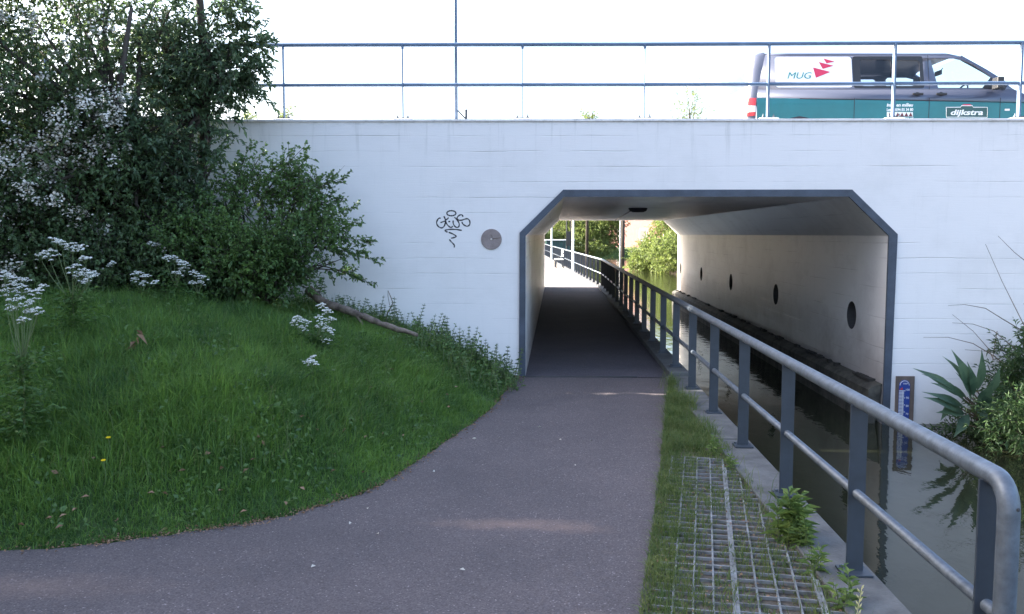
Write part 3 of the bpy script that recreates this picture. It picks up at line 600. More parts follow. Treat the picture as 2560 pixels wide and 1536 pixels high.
for far in (False, True):
    for cx in (XRW, XF):
        M_ = Matrix.Translation((cx, W - .13 if far else .13, .335)) @ Matrix.Rotation(R(90 if not far else -90), 4, 'X')
        b = MB(); b.lathe([(.21, -.10), (.31, -.10), (.333, -.06), (.333, .06), (.31, .10), (.21, .10)], 28, M_); wh = b.build('wheel', mat('tyre_rubber', (.02, .02, .02), .8), van, smooth=True)
        b = MB(); b.lathe([(.215, .10), (.20, .06), (.06, .07), (.05, .09), (.001, .09)], 20, M_); b.build('rim', M_RAIL, wh)
b = MB(); b.box((2.1, .95, .42), (4.6, 1.7, .2)); b.box((2.1, .95, .56), (4.2, 1.8, .04)); b.build('underbody', M_BLK, van)
def seat(x, y, zt=1.42, wd_=.5):
    b = MB(); b.box((x, y, .98), (.5, wd_, .16)); b.box((x - .22, y, 1.16), (.13, wd_, .48), mat=Matrix.Rotation(R(-14), 3, 'Y')); b.box((x - .33, y, 1.50), (.08, .24, .13)); b.tube([(x - .31, y, 1.35), (x - .33, y, 1.5)], .01, 5); b.build('seat', M_SEAT, van, bevel=.03)
for x, y in ((2.80, .5), (2.80, 1.4)): seat(x, y)
b = MB(); b.box((3.45, .95, 1.22), (.5, 1.7, .16)); b.build('dashboard', M_BLK, van, bevel=.04)
b = MB(); c = Vector((3.12, .5, 1.29)); T_ = Matrix.Rotation(R(-65), 3, 'Y'); b.tube([c + T_ @ Vector((.19 * math.cos(a), .19 * math.sin(a), 0)) for a in [2 * math.pi * k / 20 for k in range(21)]], .014, 6); b.tube([c, c + Vector((.25, 0, -.1))], .025, 6); b.box(c, (.05, .34, .05)); b.build('steering_wheel', M_BLK, van)
b = MB(); b.box((2.98, .95, 1.72), (.03, .2, .07)); b.tube([(3.0, .95, 1.74), (3.05, .95, 1.8)], .008, 5); b.build('rear_view_mirror', M_BLK, van)
SM = lambda x, z, off=.007: Matrix.Translation(sp_(x, z, off)) @ Matrix.Rotation(R(90) - (math.atan(.118 / .53) if z > ZS else 0), 4, 'X')
text_obj('lettering', 'MUG', .145, SM(.268, 1.482, .009), M_TXT, van, shear=.28, width=.375, bold=0)
for t_ in ([(.667, 1.655), (.93, 1.585), (.702, 1.493)], [(.758, 1.739), (.98, 1.682), (.813, 1.631)], [(.831, 1.796), (1.0, 1.746), (.876, 1.719)]):
    b = MB(); b.prism([sp_(x, z, .008) for x, z in t_], (0, -.002, 0)); b.build('logo_triangle', M_TRI, van)
text_obj('lettering', 'infra en milieu', .07, SM(1.775, 1.052), M_WT, van, shear=.2, width=.40, bold=.002)
text_obj('lettering', 'Leek 0594-55 34 80', .06, SM(1.778, .985), M_WT, van, shear=.0, width=.40, bold=.0015)
text_obj('lettering', 'www.dijkstra.nl', .05, SM(1.782, .86), M_WT, van, width=.40, bold=.001)
b = MB(); b.poly([sp_(x, z, .006) for x, z in ((1.78, .905), (2.178, .90), (2.175, .966), (1.78, .972))]); b.build('triangle_band', M_WT, van)
M_DR = mat('dark_red_film', (.12, .02, .03), .4)
for k in range(6):
    x = 1.785 + k * .0655; b = MB(); b.poly([sp_(x, .904, .008), sp_(x + .06, .904, .008), sp_(x + .03, .966, .008)]); b.build('logo_triangle', M_DR, van)
lo = [(2.68, 1.038), (2.895, 1.038), (2.91, 1.062), (3.075, 1.062), (3.09, 1.038), (3.304, 1.037), (3.306, .885), (2.686, .89)]
b = MB(); b.poly([sp_(x, z, .006) for x, z in lo]); b.build('logo_plate', M_DKG, van)
b = MB(); L2 = [sp_(x, z, .007) for x, z in lo]; b.tube(L2 + [L2[0]], .006, 4); b.build('logo_border', M_WT, van)
b = MB(); b.poly([sp_(x, z, .0065) for x, z in ((2.915, 1.068), (3.065, 1.068), (3.04, 1.085), (2.94, 1.085))]); b.build('logo_cap', M_TRI, van)
text_obj('lettering', 'dijkstra', .11, SM(2.75, .925, .008), M_WT, van, shear=.2, width=.49, bold=.003)
b = MB(); b.box(sp_(3.605, 1.0, .006), (.075, .008, .03)); b.build('side_indicator', M_LW, van, bevel=.003)
# headrest clutter ends here

# ------------------------------------------------------------------ paving grids in the verge
dirv = (TT(1.354, 7.032) - TT(.938, 4.518)).normalized(); latv = Vector((dirv.y, -dirv.x, 0)); g0 = TT(1.345, 6.975)
grz = math.atan2(dirv.y, dirv.x) - math.pi / 2
def tside(p): return p.x * CP - p.y * SP, p.x * SP + p.y * CP
ER = [(tside(Vector((*q, 0)))) for q in edge_r]
def path_s(t):
    for (s0, t0_), (s1, t1) in zip(ER[:-1], ER[1:]):
        if t1 <= t <= t0_: return s0 + (s1 - s0) * (t - t0_) / (t1 - t0_)
    return 1.5
for col_ in (-2, -1, 0, 1):
    for row in range(9):
        off = .0 if col_ != 0 else .27
        a0 = -(row * .585 + off) - (.0 if col_ < 1 else .1); x0 = col_ * .41
        b = MB(); nb = 0
        for i in range(5):
            for j in range(6):          # bars built cell by cell so that the panel can be trimmed at path and kerb
                px = x0 + .006 + i * .0985; py = a0 - .003 - j * .0965
                for k2, (cx, cy, dx, dy) in enumerate(((px, py - .048, .015 if i in (0, 4) else .010, .0965), (px + .049, py, .0985, .013 if j == 0 else .0085))):
                    if k2 == 1 and i == 4: continue
                    q = g0 + latv * cx + dirv * cy; s_, t_ = tside(q)
                    if s_ < path_s(t_) + .05 or s_ > 1.36 or t_ < 2.2: continue
                    z = .006 + .005 * math.sin(q.x * 5 + q.y * 3)
                    b.box(q + Vector((0, 0, z)), (dx, dy, .016), grz); nb += 1
        if nb > 6: b.build('paving_grid', M_GRID, verge)

# ------------------------------------------------------------------ vegetation engine (numpy)
def unit(a): return a / np.maximum(np.linalg.norm(a, axis=-1, keepdims=True), 1e-9)
def mesh_np(name, V, F, m, rnd=None, k=3):
    me = bpy.data.meshes.new(name); me.vertices.add(len(V)); me.vertices.foreach_set('co', V.astype(np.float32).ravel())
    nf = len(F); me.loops.add(nf * k); me.polygons.add(nf)
    me.loops.foreach_set('vertex_index', F.astype(np.int32).ravel()); me.polygons.foreach_set('loop_start', np.arange(nf, dtype=np.int32) * k)
    if rnd is not None:
        at_ = me.attributes.new('rnd', 'FLOAT', 'FACE'); at_.data.foreach_set('value', rnd.astype(np.float32))
    me.materials.append(m); me.update(calc_edges=True); return me
def leaf_mesh(name, P, Dr, L, Wd, m, curl=.25, droop=.2):
    """each leaf: two folded halves with a shoulder, pointed tip"""
    n = len(P); Dr = unit(Dr); rv = unit(RNG.normal(size=(n, 3)) + np.array([0, 0, 1.4])); S = unit(np.cross(Dr, rv)); Nn = np.cross(S, Dr)
    L = np.broadcast_to(L, n)[:, None] * RNG.uniform(.7, 1.2, (n, 1)); Wd = np.broadcast_to(Wd, n)[:, None] * RNG.uniform(.8, 1.15, (n, 1))
    mid = P + Dr * L * .45 + Nn * L * .04; tip = P + Dr * L - np.array([0, 0, 1]) * L * droop
    a = mid + S * Wd * .5 + Nn * Wd * curl; c = mid - S * Wd * .5 + Nn * Wd * curl
    V = np.stack([P, a, tip, c], 1).reshape(-1, 3); i = np.arange(n)[:, None] * 4
    F = np.concatenate([i + [0, 1, 2], i + [0, 2, 3]], 0); r = RNG.uniform(0, 1, n); return mesh_np(name, V, F, m, np.concatenate([r, r]))
def tubes_np(name, A, B, C, r0, m):
    """bent twigs A-B-C as three sided tubes"""
    n = len(A); d = unit(C - A); s = unit(np.cross(d, np.array([.3, .2, 1.0]))); t = np.cross(d, s); ring = []
    for P, r in ((A, r0), (B, r0 * .7), (C, r0 * .25)):
        for k in range(3):
            a = 2 * math.pi * k / 3; ring.append(P + (s * math.cos(a) + t * math.sin(a)) * np.reshape(r, (-1, 1)))
    V = np.stack(ring, 1).reshape(-1, 3); i = np.arange(n)[:, None] * 9; F = []
    for lv in (0, 3):
        for k in range(3):
            k2 = (k + 1) % 3; F.append(i + [lv + k, lv + k2, lv + 3 + k2, lv + 3 + k])
    return mesh_np(name, V, np.concatenate(F, 0), m, None, 4)
def crown(parent, blobs, n_twig, leaves_per, twig_len, leaf_l, leaf_w, mleaf, base, nm='foliage', shell=2.0, clip=None, up_=.25, gap=.0, twig_r=.004, limb_r=.05, trunks=None, flow=None, flat=0.0, limbs=True, leaf_out=.9):
    """blobs: (centre, (rx,ry,rz), weight); twigs fill them outward, leaves sit alternately along each twig"""
    blobs = [(np.array(c), np.array(r) if hasattr(r, '__len__') else np.array([r] * 3), w_) for c, r, w_ in blobs]
    wts = np.array([w_ * (r.prod() ** .72) for c, r, w_ in blobs]); wts /= wts.sum(); idx = RNG.choice(len(blobs), n_twig, p=wts)
    Cc = np.array([q[0] for q in blobs])[idx]; Rr = np.array([q[1] for q in blobs])[idx]
    dirs = unit(RNG.normal(size=(n_twig, 3))); rad = RNG.uniform(0, 1, (n_twig, 1)) ** (1 / shell)
    P = Cc + dirs * Rr * rad * (1 + .22 * np.sin(dirs[:, :1] * 7 + Cc[:, :1] * 5) * np.cos(dirs[:, 2:] * 6))
    if gap:
        q = np.sin(P[:, 0] * 4.1 + 1) * np.cos(P[:, 2] * 4.7) + np.sin(P[:, 1] * 5 + P[:, 2] * 3.1) * .7 + RNG.normal(size=len(P)) * .35; P_ok = q > -1.4 + gap
    else: P_ok = np.ones(len(P), bool)
    P, dirs = P[P_ok], dirs[P_ok]; n = len(P)
    tl = twig_len * RNG.uniform(.5, 1.3, (n, 1)); td = unit(dirs * .8 + RNG.normal(size=(n, 3)) * .5 + [0, 0, up_])
    Q = P + td * tl * .5; td2 = unit(td + RNG.normal(size=(n, 3)) * .3 + [0, 0, -.12]); E_ = Q + td2 * tl * .5
    if clip is not None:
        k = clip(E_) & clip(P); P, Q, E_, td, td2 = P[k], Q[k], E_[k], td[k], td2[k]; n = len(P)
    tm = tubes_np('twigs', P, Q, E_, twig_r * RNG.uniform(.6, 1.3, n), M_BARK)
    f = RNG.uniform(.05, 1.03, (n, leaves_per, 1)); base_ = np.where(f < .5, P[:, None] + (Q - P)[:, None] * f * 2, Q[:, None] + (E_ - Q)[:, None] * (f * 2 - 1))
    dd_ = unit(td2[:, None] * .7 + RNG.normal(size=(n, leaves_per, 3)) * leaf_out + [0, 0, .1]); dd_[..., 2] *= (1 - flat)
    lm = leaf_mesh('leaves', base_.reshape(-1, 3), dd_.reshape(-1, 3), leaf_l, leaf_w, mleaf)
    link(nm, lm, parent, kind='stuff'); link('twigs', tm, parent, kind='stuff')
    b = MB(); base = Vector(base)
    if limbs:
        for c, r, w_ in blobs:
            c = Vector(c); 
            for j in range(3):
                e = c + Vector((random.uniform(-.6, .6) * r[0], random.uniform(-.6, .6) * r[1], random.uniform(-.3, .6) * r[2])); m1 = base.lerp(e, .35) + Vector((random.uniform(-.1, .1), random.uniform(-.1, .1), .1 * (e - base).length)); m2 = base.lerp(e, .72) + Vector((random.uniform(-.12, .12), random.uniform(-.12, .12), .05))
                b.tube([base, m1, m2, e], [limb_r, limb_r * .6, limb_r * .35, limb_r * .12], 6)
        b.build('limbs', M_BARK, parent, smooth=True)
    if flow:
        fn, spread, sel, size = flow; ends = E_[sel(E_)]
        if len(ends):
            ci = RNG.choice(len(ends), fn); cc = ends[ci] + RNG.normal(size=(fn, 3)) * .015; per = 14
            FP = np.repeat(cc, per, 0) + RNG.normal(size=(fn * per, 3)) * spread
            link('blossom', petal_mesh(FP, size, M_HFLOW), parent, kind='stuff')
    return E_
def petal_mesh(P, size, m, flat=.5):
    n = len(P); nn = unit(RNG.normal(size=(n, 3)) * flat + [0, -.25, .8]); s = unit(np.cross(nn, RNG.normal(size=(n, 3)))); t = np.cross(nn, s)
    sz = size * RNG.uniform(.7, 1.2, (n, 1)); ring = [P + (s * math.cos(a) + t * math.sin(a)) * sz * .5 + nn * sz * .12 for a in [2 * math.pi * k / 5 for k in range(5)]]
    V = np.stack([P] + ring, 1).reshape(-1, 3); i = np.arange(n)[:, None] * 6
    F = np.concatenate([i + [0, 1 + k, 1 + (k + 1) % 5] for k in range(5)], 0); return mesh_np('petals', V, F, m)
def blob(u, v, rpx, Y, w_=1.0, sq=(1, 1, 1)):
    c = at(u, v, Y); r = rpx * 1.0352 / F_PX * Y; return (c, (r * sq[0], min(r * sq[1], 1.1), r * sq[2]), w_)
def clip_wall(P): return ~((P[:, 1] > 10.98) & (P[:, 2] < 3.3)) & (P[:, 1] < 13.5)
def gh(x, y): return float(height(np.array([x]), np.array([y]))[0])
def trunk(parent, pts, r, mt=None):
    b = MB(); n = len(pts); b.tube(pts, r, 9); return b.build('trunk', mt or M_BARK, parent, smooth=True)

def sprays(parent, lines, m, ll, lw, side=9, sl=.28, lp=8, r0=.012, jit=.03):
    """long arching branches with side twigs, all in leaf"""
    b = MB(); A = []; B = []; C = []; LP = []; LD = []
    for a, c in lines:
        a, c = Vector(a), Vector(c); L_ = (c - a).length; m1 = a.lerp(c, .5) + Vector((random.uniform(-.06, .06), random.uniform(-.1, .1), .10 * L_))
        curve = [a * (1 - t) ** 2 + m1 * 2 * t * (1 - t) + c * t * t for t in [k / 8 for k in range(9)]]
        b.tube(curve, [r0 * (1 - .85 * k / 8) for k in range(9)], 5)
        d = (c - a).normalized()
        for k in range(int(side * L_ / .6) + 2):
            f = random.uniform(.2, 1.0); i = min(7, int(f * 8)); p = curve[i].lerp(curve[i + 1], f * 8 - i)
            q = (d * .8 + Vector((random.gauss(0, .7), random.gauss(0, .6), random.gauss(.05, .55)))).normalized(); l = sl * random.uniform(.4, 1.1) * (1.15 - f * .5)
            e = p + q * l + Vector((0, 0, -.08 * l)); A.append(p); B.append(p.lerp(e, .5) + Vector((0, 0, .03 * l))); C.append(e)
            for j in range(lp):
                g = (j + random.random()) / lp; LP.append(p.lerp(e, g)); LD.append(q * .8 + Vector((random.gauss(0, .6), random.gauss(0, .6), random.gauss(-.1, .5))))
    b.build('branches', M_BARK, parent, smooth=True)
    arr = lambda x: np.array([tuple(v) for v in x])
    link('twigs', tubes_np('twigs', arr(A), arr(B), arr(C), np.full(len(A), .003), M_BARK), parent, kind='stuff')
    link('foliage', leaf_mesh('leaves', arr(LP), arr(LD), ll, lw, m, .25, .15), parent, kind='stuff')
# hawthorn on the left, flowering
p0 = Vector((-4.55, 9.9, gh(-4.55, 9.9)))
haw = thing('hawthorn_tree', 'hawthorn tree full of dull white blossom at the left edge', 'tree', p0)
haw.location = (0, 0, 0)
trunk(haw, [p0 - Vector((0, 0, .1)), p0 + Vector((.1, .05, .8)), p0 + Vector((.05, -.1, 1.9)), p0 + Vector((.25, 0, 3.2))], [.09, .07, .05, .02])
hb = [blob(20, 30, 190, 10, .42), blob(170, 20, 170, 10.4, .42), blob(300, -20, 130, 10.6, .4), blob(40, 230, 200, 9.8, .6), blob(200, 210, 150, 10, .5), blob(100, 400, 180, 9.6), blob(260, 400, 150, 9.9), blob(20, 560, 160, 9.3), blob(190, 560, 150, 9.7), blob(-120, 200, 220, 10, .5), blob(-120, 450, 200, 9.6), blob(320, 250, 110, 10.2), blob(330, 560, 120, 9.9)]
def fsel(P):
    u = P[:, 0] / P[:, 1]
    q = np.sin(P[:, 0] * 5.3) * np.cos(P[:, 2] * 5.1 + P[:, 0] * 2) + .6 * np.sin(P[:, 1] * 3 + P[:, 2] * 9)
    q = q + RNG.normal(size=len(P)) * .45 + .5 * np.sin(P[:, 2] * 2.3 - P[:, 0] * 3)
    return (P[:, 1] < 10.0) & (q > .55) & (u < -.42) & (P[:, 2] > 1.4)
crown(haw, hb, 6600, 11, .34, .055, .036, M_L_HAW, p0 + Vector((.05, 0, 1.4)), shell=2.4, clip=clip_wall, flow=(1250, .040, fsel, .028), gap=.75)
# dark leaved tree reaching over the railing
p1 = Vector((-3.75, 10.45, gh(-3.75, 10.45)))
drk = thing('leafy_tree', 'dark leaved tree whose loose branches hang over the railing', 'tree'); 
trunk(drk, [p1 - Vector((0, 0, .1)), p1 + Vector((-.05, 0, 1.2)), p1 + Vector((.04, .05, 2.4)), p1 + Vector((-.02, 0, 4.2)), p1 + Vector((.1, 0, 5.6))], [.07, .06, .052, .04, .02])
db = [blob(400, 150, 85, 10.5, .8), blob(480, 165, 60, 10.3, 1), blob(535, 165, 48, 10.2, 1.2), blob(430, 235, 70, 10.5, .6), blob(340, 20, 90, 10.7, .3), blob(360, 340, 90, 10.0, .8), blob(440, 390, 50, 10.0, .5), blob(340, 470, 100, 9.9, .9), blob(460, 500, 45, 10.0, .4), blob(490, 95, 34, 10.4, .6)]
tips = [(470,130,545,-10),(480,120,600,25),(500,140,650,85),(520,130,668,105),(510,150,650,140),(530,170,640,170),(540,180,655,210),(500,190,645,245),(480,200,600,270),(450,230,560,288),(430,240,520,285),(420,230,480,275),(520,190,610,225),(400,120,480,30),(380,100,440,-20),(540,60,600,60),(520,20,575,-10),(545,90,620,60),(560,140,645,120),(430,290,560,330),(440,340,530,380),(400,430,500,470),(440,180,560,235),(500,-20,560,40),(520,-20,590,20),(555,190,630,190),(470,170,600,200),(480,150,590,110)]
sprays(drk, [(at(a, b_, 10.45), at(c, d, random.uniform(10.1, 10.4) if d < 290 else 10.0)) for a, b_, c, d in tips], M_L_DARK, .085, .032, 10, .30, 9)
crown(drk, db, 1450, 12, .36, .075, .03, M_L_DARK, p1 + Vector((0, 0, 2.2)), shell=2.0, clip=clip_wall, gap=.8, up_=.0, limb_r=.035)
# shrub in the middle
p2 = Vector((-3.0, 10.1, gh(-3, 10.1)))
shr = thing('shrub', 'bushy bright green shrub spreading against the white wall beside the log', 'shrub')
sb = [blob(520, 580, 95, 9.9), blob(620, 600, 95, 9.8), blob(720, 590, 75, 9.9), blob(780, 570, 42, 10.1, .7), blob(800, 630, 44, 10.1, .7), blob(600, 470, 62, 10.2, .6), blob(690, 440, 45, 10.3, .5), blob(700, 500, 60, 10.2, .7), blob(775, 480, 38, 10.3, .5), blob(580, 640, 85, 9.6), blob(690, 665, 55, 9.8), blob(450, 620, 100, 9.7), blob(550, 430, 34, 10.3, .25)]
stips = [(560,480,608,333),(600,450,640,370),(640,470,738,352),(650,480,748,378),(700,500,838,428),(720,520,830,480),(740,540,872,540),(760,580,908,588),(770,600,906,632),(760,640,898,690),(640,430,700,375),(500,430,550,345),(480,480,520,370),(700,460,790,425),(740,600,880,610),(740,560,860,500),(600,520,560,400),(760,650,860,670)]
sprays(shr, [(at(a, b_, 10.1), at(c, d, random.uniform(10.1, 10.6))) for a, b_, c, d in stips], M_L_SHR, .05, .032, 11, .22, 8, .009)
E2 = crown(shr, sb, 2900, 12, .25, .048, .030, M_L_SHR, p2 + Vector((.1, 0, .1)), shell=2.2, clip=clip_wall, gap=.7, limb_r=.03, up_=.45)
# dark understorey bush between them
us = thing('shrub', 'low dark bush filling the shade under the hawthorn behind the cow parsley', 'shrub')
crown(us, [blob(100, 660, 100, 9.3, 1, (1.3, 1, .8)), blob(260, 650, 110, 9.5, 1, (1.3, 1, .8)), blob(400, 660, 90, 9.6, 1, (1.3, 1, .8)), blob(520, 690, 60, 9.7, 1, (1.4, 1, .7)), blob(330, 560, 90, 10, .8), blob(-80, 640, 140, 9.2)], 3600, 11, .25, .05, .032, M_L_HAW, (-4.2, 9.7, .9), shell=2.0, clip=clip_wall, up_=.4, limb_r=.02)
# trees out of frame to the left that keep the sun off the foreground
for i, (x, y, h_) in enumerate(((-10.5, 8.6, 9.5), (-11.5, 4.2, 10.5), (-12, -.5, 10), (-11, -5.5, 10), (-16.5, 6.5, 12), (-17, 1, 12), (-9.7, 8.8, 9.8), (-15, 9.6, 12.5))):
    tr = thing('lime_tree', ['broad tree left of the hawthorn, nearest the wall', 'tall broad tree at the left behind the path bend', 'tall broad tree standing left of the camera', 'tall broad tree behind the camera on the left', 'tallest tree of the back row near the road', 'tallest tree of the back row near the path', 'small round tree just left of the hawthorn', 'round tree behind the small one left of the hawthorn'][i], 'tree', (x, y, 0), group='trees left of the path')
    z0 = gh(x, y) if y > 3 else 0
    trunk(tr, [(0, 0, z0 - .3), (.1, 0, z0 + 2), (0, .1, h_ * .7)], [.25, .2, .08])
    bl = [((random.uniform(-1.2, 1.2), random.uniform(-1.4, 1.2), h_ * q), (2.2, 1.9, h_ * .17), 1) for q in (.25, .4, .55, .7, .85)]
    crown(tr, bl, 2100, 9, .6, .20, .15, M_L_DARK, (0, 0, z0 + 1.8), shell=1.6, limb_r=.07, clip=lambda P, yy=y: P[:, 1] + yy < 10.9)

# ------------------------------------------------------------------ grass
def blades(name, X, Y, Z, H, Wd, m, lean=.5, **k):
    n = len(X); a = RNG.uniform(0, 2 * math.pi, n); la = RNG.uniform(0, 2 * math.pi, n); ln = H * np.abs(RNG.normal(size=n)) * lean
    P = np.stack([X, Y, Z], 1); s = np.stack([np.cos(a), np.sin(a), np.zeros(n)], 1) * Wd[:, None] * .5; l = np.stack([np.cos(la), np.sin(la), np.zeros(n)], 1)
    z = np.array([0, 0, 1.0]); m1 = P + z * (H * .6)[:, None] + l * (ln * .35)[:, None]; tp = P + z * (H * (1 - .25 * np.minimum(ln / H, 1.2)))[:, None] + l * ln[:, None]
    V = np.stack([P - s, P + s, m1 + s * .8, m1 - s * .8, tp], 1).reshape(-1, 3); i = np.arange(n)[:, None] * 5
    F = np.concatenate([i + [0, 1, 2], i + [0, 2, 3], i + [3, 2, 4]], 0); r = RNG.uniform(0, 1, n); me = mesh_np(name, V, F, m, np.tile(r, 3)); return link(name, me, **k)
n = 420000; X = RNG.uniform(-7.6, .1, n); Yv = RNG.uniform(4.0, 10.95, n)
ok = (np.abs(X) < .62 * Yv + .3); X, Yv = X[ok], Yv[ok]; dE = edge_dist(X, Yv)
ok = (dE > -.03 + .05 * vnoise(X, Yv, 7) + RNG.normal(size=len(X)) * .02) & (RNG.uniform(0, 1, len(X)) < np.clip(1.25 - (Yv - 4) / 11, .35, 1)); X, Yv, dE = X[ok], Yv[ok], dE[ok]
cl_ = vnoise(X, Yv, 2.2, 1) * .5 + vnoise(X, Yv, 6, 2) * .5
H = (.055 + .17 * np.clip(dE / 1.1, 0, 1)) * (1 + .45 * cl_) * RNG.uniform(.45, 1.25, len(X))
H = np.where(Yv > 9.2, H * .62, H); Wd = RNG.uniform(.0035, .008, len(X)) * (1 + (Yv - 4) * .05)
blades('grass', X, Yv, height(X, Yv) - .01, np.maximum(H, .025), Wd, M_GRASS, .95, label='long green grass covering the sloping embankment', cat='grass', kind='stuff')
# longer seeding stalks in the grass
n = 4200; X = RNG.uniform(-6, -.2, n); Yv = RNG.uniform(4.8, 10.8, n); dE = edge_dist(X, Yv); ok = (dE > .35) & (np.abs(X) < .62 * Yv); X, Yv = X[ok], Yv[ok]
blades('tall_grass', X, Yv, height(X, Yv), RNG.uniform(.14, .36, len(X)), np.full(len(X), .0045), M_GRASS2, .8, label='thin pale grass stalks standing above the long grass', cat='grass', kind='stuff')
# verge grass: dense by the path, patchy over the grids
n = 90000; t_ = RNG.uniform(3.0, 10.9, n); ps = np.interp(t_, [q[1] for q in ER[::-1]], [q[0] for q in ER[::-1]]); s_ = ps + RNG.uniform(-.03, 1.1, n); ok = s_ < 1.44; t_, s_, ps = t_[ok], s_[ok], ps[ok]
q = (s_ - ps); patch = vnoise(s_ * 3, t_ * 2, 2.0, 3) + .6 * vnoise(s_ * 3, t_, 6, 5)
prob = np.where(q < .13, 1.0, np.where(t_ > 7.05, np.clip(.5 + .4 * patch, .12, .9), np.clip(.16 + .42 * patch, .02, .8))); prob = np.where((q > .13) & (q < .26), np.maximum(prob, .45), prob)
prob = np.where((s_ > 1.3) & (t_ < 7.05), np.maximum(prob, .22), prob); ok = RNG.uniform(0, 1, len(t_)) < prob; t_, s_, q = t_[ok], s_[ok], q[ok]
X = s_ * CP + t_ * SP; Yv = -s_ * SP + t_ * CP; H = RNG.uniform(.02, .07, len(X)) * (1 + .5 * np.clip(vnoise(X, Yv, 5, 9), -.7, 1)); H = np.where((t_ > 7.2), H * (1.7 + 1.3 * vnoise(X, Yv, 3.3, 4)), H); H = np.maximum(H, .02)
blades('grass', X, Yv, np.full(len(X), -.004), H, RNG.uniform(.003, .006, len(X)), M_GRASS2, .9, label='patchy short grass growing through the grey paving grid beside the path', cat='grass', kind='stuff')
n = 260; t_ = RNG.uniform(3.4, 10.6, n); s_ = RNG.uniform(1.2, 1.42, n); X = s_ * CP + t_ * SP; Yv = -s_ * SP + t_ * CP
blades('tall_grass', X, Yv, np.zeros(n), RNG.uniform(.12, .30, n), np.full(n, .0035), M_GRASS2, .7, label='wispy dry grass stalks along the kerb under the near handrail', cat='grass', kind='stuff')
# dry litter
def litter(name, X, Yv, Z, size, m, label):
    P = np.stack([X, Yv, Z], 1); D_ = RNG.normal(size=P.shape); D_[:, 2] *= .3; link(name, leaf_mesh(name, P, D_, size, size * .55, m, .3, 0), label=label, cat='leaf litter', kind='stuff')
n = 260; X = RNG.uniform(-5, -.2, n); Yv = RNG.uniform(4.7, 9, n); dE = edge_dist(X, Yv); ok = (dE > .02) & (dE < 2.6) & (X > -.62 * Yv); X, Yv = X[ok], Yv[ok]
litter('leaf_litter', X, Yv, height(X, Yv) + .05 + .06 * RNG.uniform(0, 1, len(X)), .05, M_DRY, 'dry brown leaves caught in the embankment grass')
n = 1300; t_ = RNG.uniform(3.2, 10.8, n); ps = np.interp(t_, [q[1] for q in ER[::-1]], [q[0] for q in ER[::-1]]); s_ = ps + RNG.uniform(.0, 1.0, n); ok = s_ < 1.4; t_, s_ = t_[ok], s_[ok]
litter('leaf_litter', s_ * CP + t_ * SP, -s_ * SP + t_ * CP, np.full(len(t_), .01), .022, M_DRY, 'small brown leaf bits lying on the paving grid')
n = 1100; k_ = RNG.integers(8, len(EL) - 1, n); f_ = RNG.uniform(0, 1, n); ea = EP[k_] + (EP[np.minimum(k_ + 1, len(EP) - 1)] - EP[k_]) * f_[:, None] + RNG.normal(size=(n, 2)) * .035
litter('leaf_litter', ea[:, 0], ea[:, 1], np.maximum(height(ea[:, 0], ea[:, 1]), 0) + .008, .022, M_DRY, 'crumbly brown debris along the grassy edge of the asphalt')
n = 14; litter('leaf_litter', RNG.uniform(-1.6, 1.0, n), RNG.uniform(4.0, 9, n), np.full(n, .008), .035, mat('pale_litter', (.5, .45, .38), .8), 'a few pale scraps lying on the asphalt path')

# ------------------------------------------------------------------ herbs
def leaf_list(specs, name, m, curl=.2, droop=.25):
    P = np.array([s[0] for s in specs]); D_ = np.array([s[1] for s in specs]); L_ = np.array([s[2] for s in specs]); W_ = np.array([s[3] for s in specs]); return leaf_mesh(name, P, D_, L_, W_, m, curl, droop)
def umbel_plant(stems, name='cow_parsley', seed=0, fl=.012):
    """stems: list of (offset of umbel head from base, head radius); returns (stem mesh, leaf mesh, flower mesh)"""
    rs = random.Random(seed); b = MB(); FP = []; specs = []
    cen = Vector((sum(q[0][0] for q in stems), sum(q[0][1] for q in stems), sum(q[0][2] for q in stems))) / len(stems)
    b.tube([(0, 0, -.05), cen * .35 + Vector((.01, 0, 0)), cen * .62], [.006, .005, .004], 5)
    for (hx, hy, hz_), hr_ in stems:
        top = Vector((hx, hy, hz_)); f0 = rs.uniform(.42, .62); base = cen * f0; mid = base.lerp(top, .5) + Vector((hx - cen.x, hy - cen.y, 0)) * .15
        b.tube([base, mid, top - Vector((0, 0, hr_ * 1.1))], [.0035, .003, .002], 5)
        nu = 11; tilt = Matrix.Rotation(rs.uniform(-.55, .55), 3, 'X') @ Matrix.Rotation(rs.uniform(-.55, .55), 3, 'Y'); hr_ *= rs.uniform(.75, 1.1)
        for k in range(nu):
            a = k * 2.4 + rs.uniform(-.2, .2); rr = hr_ * math.sqrt((k + .3) / nu) * rs.uniform(.85, 1.12); e = top + tilt @ Vector((rr * math.cos(a), rr * math.sin(a), -rr * rr / hr_ * .55 + rs.uniform(-.008, .008)))
            b.tube([top - Vector((0, 0, hr_ * 1.1)), e], .0011, 3, cap=False)
            for j in range(13):
                a2 = j * 2.4; r2 = hr_ * .25 * math.sqrt((j + .5) / 13); FP.append(tuple(e + Vector((r2 * math.cos(a2), r2 * math.sin(a2), rs.uniform(0, .004) - r2 * r2 / hr_ * 1.9))))
        for k in range(14):
            q = (cen * rs.uniform(.05, .6)); dd_ = Vector((rs.uniform(-1, 1), rs.uniform(-1, 1), rs.uniform(0, .5))); 
            for j in range(4): specs.append((tuple(q + dd_ * .06 * j), tuple(dd_ + Vector((rs.uniform(-.9, .9), rs.uniform(-.9, .9), 0))), .05, .022))
    return b.mesh('stem', M_STEM), leaf_list(specs, 'leaf', M_L_WEED), petal_mesh(np.array(FP), fl, M_FLOWER, .9)
